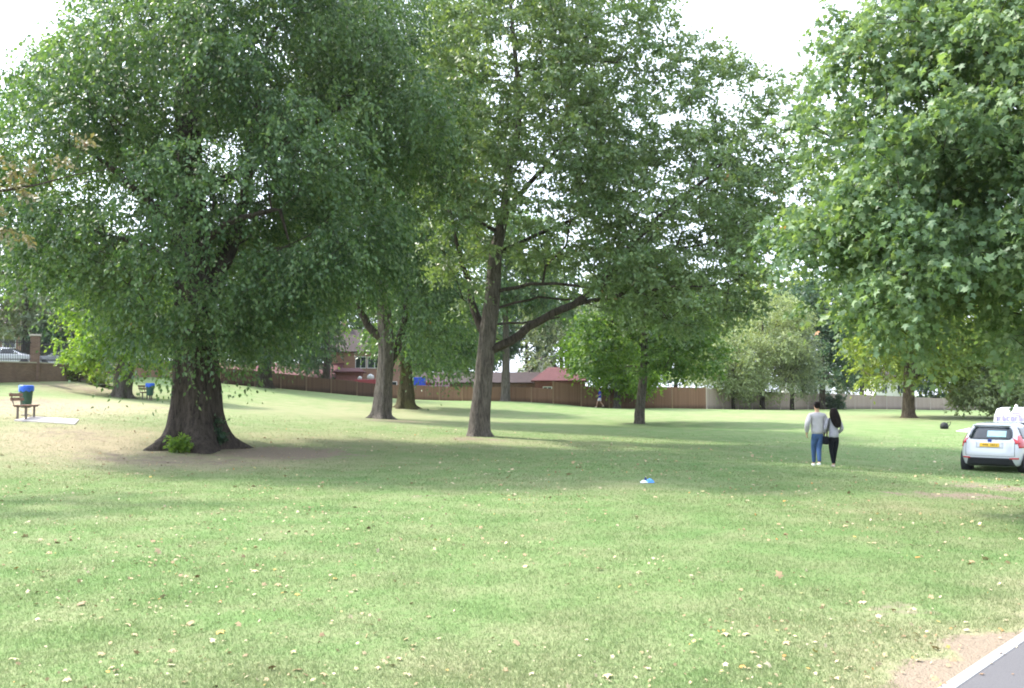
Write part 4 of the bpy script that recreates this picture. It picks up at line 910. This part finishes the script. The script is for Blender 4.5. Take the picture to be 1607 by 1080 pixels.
    if sidewin:
        for sd_ in (-1,1):
            x0_, x1_ = xr+.55, xr+2.75; mid = xr+1.55
            sidep('side_window',CGLASS,x0_+.05,mid-.04,belt+.04,rooft-.10,sd_,edge=lambda t_,a,b:(a+.18*t_,b))
            sidep('side_window',CGLASS,mid+.04,x1_,belt+.02,rooft-.10,sd_,edge=lambda t_,a,b:(a,b-.55*t_))
            sidep('door_handle',PAINT,mid+.02,mid+.2,belt-.10,belt-.07,sd_,off=.03)
            MB().lathe([(.02,-.1),(.08,-.07),(.10,0),(.08,.07),(.02,.1)],12,(xf-1.35,sd_*(hw+.10),belt+.09),'y').build('door_mirror',PAINT,root,smooth=True)
            rear('headlight',CHROME,.45*sd_,.74*sd_,.66,.80,off=.01,side=1)
    return root, rear, sidep, xs, ysf
def empty_part(name, parent, loc):
    o = bpy.data.objects.new(name,None); COL.objects.link(o); o.parent = parent; o.location = loc; o.empty_display_size=.1; return o
HATCH = [(.20,-1.80,1.80,.74,7),(.26,-1.90,1.90,.82,6),(.45,-1.97,1.97,.86,6),(.62,-1.97,1.98,.865,6),(.80,-1.93,1.93,.86,6),(.92,-1.89,1.78,.84,6),(.99,-1.86,1.12,.80,5.5),(1.06,-1.82,.98,.765,5),(1.25,-1.68,.62,.68,4.6),(1.38,-1.56,.30,.61,4.2),(1.45,-1.42,.12,.53,3.6),(1.475,-1.1,-.15,.36,3)]
def cz(u,Y): return on(u,Y)
cc = cz(1571,27.2); a29 = math.atan2(cc[0],cc[1])
hd = a29+math.radians(11)      # heading measured clockwise from +Y
car('white hatchback car parked at the right edge, yellow number plate and red lights towards us','hatchback_car',(cc[0],cc[1],cc[2]-.02),math.pi/2-hd,HATCH,.30,.98,1.45)
VAN = [(.20,-1.95,1.95,.74,8),(.28,-2.02,2.05,.84,7),(.6,-2.05,2.10,.86,8),(1.0,-2.03,1.95,.86,8),(1.15,-2.0,1.15,.85,8),(1.5,-1.97,.85,.80,8),(1.78,-1.90,.55,.72,7),(1.86,-1.75,.40,.6,5)]
vc = on(1608,36); vroot, vrear, vside, vxs, vys = car('white van with purple lettering parked behind the white hatchback','small_van',vc,math.pi/2-(math.atan2(vc[0],vc[1])+math.radians(16)),VAN,.31,1.15,1.86,van=True,sidewin=False)
vroot.scale = (.92,.92,.87)
PUR = plain('purple_vinyl',(.36,.29,.58),.4,.05)
def strokes(segs):
    m = MB()
    for (y0,z0,y1,z1,wd) in segs:
        d = math.hypot(y1-y0,z1-z0); ny_, nz_ = -(z1-z0)/d*wd/2, (y1-y0)/d*wd/2; vs = []
        for off in (.012,.016):
            for (a,b) in ((y0+ny_,z0+nz_),(y1+ny_,z1+nz_),(y1-ny_,z1-nz_),(y0-ny_,z0-nz_)): vs.append((vxs(a,b,-1)-off,a,b))
        m.add(vs,[(0,3,2,1),(4,5,6,7),(0,1,5,4),(1,2,6,5),(2,3,7,6),(3,0,4,7)])
    return m
sg = []; rr = random.Random(2); y = .68                      # unreadable rounded letters, left to right as seen from behind
for i in range(8):
    w_ = .13
    kind_ = i % 4; z0 = 1.26; h_ = .17 if kind_ != 2 else .26
    if kind_ == 0: sg += [(y,z0,y,z0+h_,.04),(y,z0+h_,y-w_*.7,z0+h_,.035),(y-w_*.7,z0,y-w_*.7,z0+h_,.04),(y,z0+.0,y-w_*.7,z0+.0,.035)]
    if kind_ == 1: sg += [(y,z0,y,z0+h_,.04),(y,z0+h_,y-w_*.6,z0+h_*.8,.035)]
    if kind_ == 2: sg += [(y,z0,y,z0+h_,.045),(y,z0,y-w_*.6,z0,.035),(y-w_*.6,z0,y-w_*.6,z0+h_*.6,.04)]
    if kind_ == 3: sg += [(y,z0+h_,y-w_*.7,z0+h_,.035),(y,z0,y,z0+h_,.04),(y,z0,y-w_*.7,z0,.035)]
    y -= .165
sg += [(.05,1.56,-.1,1.62,.05),(-.1,1.62,-.3,1.60,.06),(-.3,1.60,-.42,1.52,.05),(-.15,1.52,-.35,1.48,.04)]
strokes(sg).build('lettering',PUR,vroot)
vrear('rear_window',CGLASS,-.70,.70,1.00,1.18); vrear('bumper',BLACKP,-.8,.8,.28,.5,off=.03)
for sd_ in (-1,1): vrear('taillight',RED,.70*sd_,.82*sd_,.72,1.0,off=.01)
vrear('windscreen',CGLASS,-.7,.7,1.18,1.7,side=1)
MB().lathe([(.05,0),(.07,.03),(.06,.10),(.01,.14)],12,(-1.0,.1,1.86)).build('roof_light',WHITE,vroot,smooth=True)
# cars beyond the left railings
src, *_ = car('white car behind the railings left of the tall brick pillar','parked_car',on(15,62)+np.array([0,0,.35]),math.radians(12),HATCH,.30,.98,1.45)
src['group'] = 'white cars behind the railings'
def copy_tree(o, parent=None):
    c_ = o.copy(); COL.objects.link(c_); c_.parent = parent
    for ch in list(o.children): copy_tree(ch, c_)
    return c_
c2 = copy_tree(src); p = on(100,66)+np.array([0,0,.35]); c2.location = tuple(p); c2.rotation_euler=(0,0,math.radians(195)); c2['label'] = 'silver-white car end seen just right of the tall brick pillar'

# ------------------------------------------------------------------ people
def skin_mesh(name, verts, edges, radii, roots, mat, parent, sub=2):
    me = bpy.data.meshes.new(name); me.from_pydata([tuple(v) for v in verts],edges,[]); me.update(); o = link(name,me,mat,parent)
    m = o.modifiers.new('Skin','SKIN'); m.use_smooth_shade = True; m.branch_smoothing = .5
    if not me.skin_vertices: me.skin_vertices.new() if hasattr(me.skin_vertices,'new') else None
    sv = me.skin_vertices[0].data
    for i, r in enumerate(radii):
        sv[i].radius = r if hasattr(r,'__len__') else (r,r); sv[i].use_root = i in roots
    s = o.modifiers.new('Subsurf','SUBSURF'); s.levels = sub; s.render_levels = sub
    return o
SKIN = plain('skin',(.50,.30,.21),.55,.05); 
def person(label, loc, rz, H, J, colors, hair='short', female=False, lean=0):
    """J: joints in units of a 1.8 m body, local: x right, y forward, z up"""
    root = empty('person',loc,label,'person',rz=rz); root.scale = (H/1.8,)*3
    g = J; V = []; E = []; R = []; roots = set()
    def chain(pts, rad, start=None):
        prev = start
        for p_, r_ in zip(pts,rad):
            V.append(p_); R.append(r_); i = len(V)-1
            if prev is None: roots.add(i)
            else: E.append((prev,i))
            prev = i
        return prev
    hipw = .085; sh = .185 if not female else .160
    pel = chain([(0,0,.95)],[(.11,.08)])
    chest = chain([(0,.0,1.12),(0,.01,1.30),(0,0,1.44)],[(.09,.07),(.10,.075),(.08,.055)],pel)
    nk = chain([(0,.0,1.53),(0,.015,1.60),(0,.02,1.68),(0,.015,1.75)],[.052,(.068,.075),(.074,.088),(.055,.065)],chest)
    for s in (-1,1):
        el, wr = g['elbow'][s], g['wrist'][s]
        a = chain([(s*sh,0,1.43),el,wr],[.045,.036,.028],chest)
        wv = Vector(wr); dv = (wv-Vector(el)).normalized(); hp = wv+dv*.07; h = chain([tuple(hp)],[(.034,.022)],a)
        kn, an = g['knee'][s], g['ankle'][s]
        l = chain([(s*hipw,0,.90),kn,an,(an[0],an[1]+.13,an[2]-.05)],[.070,.050,.036,.03],pel)
        sidev = Vector((0,1,0)); cross = dv.cross(sidev)
        for q in range(4):
            off = sidev*(q-1.5)*.019; ln = (.07,.08,.075,.06)[q]
            b_ = hp+off+dv*.02; chain([tuple(b_),tuple(b_+dv*ln*.55-cross*.004*s),tuple(b_+dv*ln-Vector((s*.02,0,0)))],[.0085,.008,.0065])
        b_ = wv+sidev*.02+dv*.03; chain([tuple(b_),tuple(b_+sidev*.03+dv*.035),tuple(b_+sidev*.034+dv*.065)],[.011,.009,.008])
    chain([(0,.07,1.665),(0,.105,1.655)],[.014,.011])
    for s in (-1,1): chain([(s*.07,.01,1.665),(s*.082,0,1.675)],[.016,.012])
    skin_mesh('body',V,E,R,roots,SKIN,root)
    for s in (-1,1): MB().lathe([(.002,-.01),(.009,-.006),(.011,0),(.009,.006),(.002,.01)],10,(s*.03,.093,1.69)).build('eye',BLACKP,root,smooth=True)
    # clothes
    top, leg, shoe, hairc = colors; V = []; E = []; R = []; roots = set()
    hem = .86 if not female else .84
    b0 = chain([(0,0,hem)],[(.185,.14) if not female else (.165,.13)])
    b1 = chain([(0,0,1.0),(0,.0,1.12),(0,.01,1.30),(0,0,1.43),(0,0,1.505)],[(.19,.145) if not female else (.155,.125),(.19,.14) if not female else (.145,.12),(.215,.15) if not female else (.165,.13),(.17,.115) if not female else (.14,.10),(.075,.07)],b0)
    shi = len(V)-2
    for s in (-1,1):
        el, wr = g['elbow'][s], g['wrist'][s]
        if g.get('short'): mid = tuple(Vector((s*sh,0,1.43)).lerp(Vector(el),.8)); chain([(s*sh,0,1.42),mid],[.075,.066],shi)
        else: chain([(s*sh,0,1.42),el,tuple(Vector(wr)*.97+Vector(el)*.03)],[(.092 if not female else .075),(.078 if not female else .062),(.056 if not female else .048)],shi)
    skin_mesh('jumper' if not g.get('short') else 't_shirt',V,E,R,roots,top,root)
    V = []; E = []; R = []; roots = set()
    p0 = chain([(0,0,1.0)],[(.155,.125)]); p1 = chain([(0,0,.90)],[(.165,.14)],p0)
    for s in (-1,1):
        kn, an = g['knee'][s], g['ankle'][s]
        if g.get('short'): mid = tuple(Vector((s*.09,0,.85)).lerp(Vector(kn),.75)); chain([(s*.085,0,.84),mid],[.10,.095],p1)
        else: chain([(s*.075,0,.80),kn,tuple(Vector(an)+Vector((0,0,.01)))],[(.118 if not female else .105),(.076 if not female else .066),(.050 if not female else .044)],p1)
    skin_mesh('jeans' if not g.get('short') else 'shorts',V,E,R,roots,leg,root)
    for s in (-1,1):
        an = g['ankle'][s]; V = []; E = []; R = []; roots = set()
        chain([(an[0],an[1]-.05,an[2]-.035),(an[0],an[1]+.05,an[2]-.04),(an[0],an[1]+.16,an[2]-.05)],[(.042,.042),(.045,.04),(.035,.028)]); skin_mesh('shoe',V,E,R,roots,shoe,root)
    V = []; E = []; R = []; roots = set()
    if hair == 'short': chain([(0,-.055,1.60),(0,-.035,1.66),(0,-.022,1.73),(0,0,1.785)],[(.060,.045),(.092,.075),(.098,.105),(.065,.07)])
    else: chain([(0,-.01,1.775),(0,-.03,1.71),(.0,-.06,1.62),(.02,-.09,1.50),(.05,-.11,1.38),(.08,-.12,1.27),(.10,-.12,1.18)],[(.07,.075),(.115,.11),(.15,.105),(.17,.085),(.165,.07),(.13,.06),(.06,.04)])
    skin_mesh('hair',V,E,R,roots,hairc,root)
    return root
def knit(name, col):
    t = NT(name); nz_ = t.noise(5,5,.65,t.coord()); return t.principled(t.mix(nz_,tuple(x*.75 for x in col),tuple(x*1.2 for x in col)),.95,t.bump(nz_,.8,.06),.1)
GREY1 = knit('grey_jumper',(.42,.40,.42)); GREY2 = knit('grey_top',(.34,.33,.38)); DENIM = knit('denim',(.055,.10,.21)); BLK = knit('black_trousers',(.012,.013,.018)); HAIRB = knit('hair_black',(.013,.010,.010)); WSHOE = plain('white_shoe',(.75,.75,.72),.6); BSHOE = plain('beige_shoe',(.50,.42,.36),.6)
JM = {'elbow':{-1:(-.30,-.05,1.16),1:(.26,.0,1.16)},'wrist':{-1:(-.27,.06,.93),1:(.30,.10,.95)},'knee':{-1:(-.080,.10,.51),1:(.02,-.02,.50)},'ankle':{-1:(-.065,.14,.09),1:(-.035,-.20,.13)}}
JF = {'elbow':{-1:(-.25,.0,1.15),1:(.25,-.02,1.15)},'wrist':{-1:(-.22,.16,1.00),1:(.19,.16,1.02)},'knee':{-1:(-.07,.03,.50),1:(.045,.04,.50)},'ankle':{-1:(-.055,-.08,.10),1:(.02,.10,.09)}}
p = gp(1284,734); pm = person('man seen from behind in a light grey jumper and blue jeans, walking beside the woman',(p[0],p[1],p[2]+.02),0,1.80,JM,(GREY1,DENIM,WSHOE,HAIRB))
p = gp(1309.5,735.5); pw_ = person('woman from behind with long dark hair, grey top and black trousers',(p[0],p[1],p[2]+.02),0,1.66,JF,(GREY2,BLK,BSHOE,HAIRB),hair='long',female=True)
hbv = MB(); hb = empty('shoulder_bag',(p[0]-.235,p[1]-.02,p[2]+.80),'black shoulder bag hanging at the woman\'s left hip between the couple','bag')
MB().box(-.055,.055,-.13,.13,-.14,.08).build('body',BLK,hb,bevel=.03); MB().tube([(0,-.10,.07),(.02,-.10,.30),(.10,-.06,.58),(.13,.0,.585),(.08,.10,.35),(0,.11,.07)],.010,6).build('strap',BLK,hb,smooth=True)
JJ = {'short':True,'elbow':{-1:(-.25,-.12,1.18),1:(.25,.10,1.18)},'wrist':{-1:(-.22,.06,1.08),1:(.20,.28,1.15)},'knee':{-1:(-.09,.20,.54),1:(.08,-.05,.50)},'ankle':{-1:(-.09,.28,.12),1:(.08,-.32,.20)}}
p = on(941,75); BLUE = knit('blue_shirt',(.03,.06,.40)); WSH = plain('white_shorts',(.68,.64,.70),.8)
pj = person('jogger in a blue T-shirt and white shorts running left along the far fence',(p[0],p[1],p[2]),math.radians(70),1.75,JJ,(BLUE,WSH,BSHOE,HAIRB))


# ------------------------------------------------------------------ thin summer haze
t = NT('haze_air')
v = t.n('ShaderNodeVolumePrincipled'); v.inputs['Density'].default_value = HAZE; v.inputs['Color'].default_value = (.95,.97,1,1); v.inputs['Anisotropy'].default_value = .3
t.l(v.outputs[0], t.out.inputs['Volume'])
tag(MB().box(-3050,3050,-330,4050,-6,40).build('haze',t.m), kind='stuff')
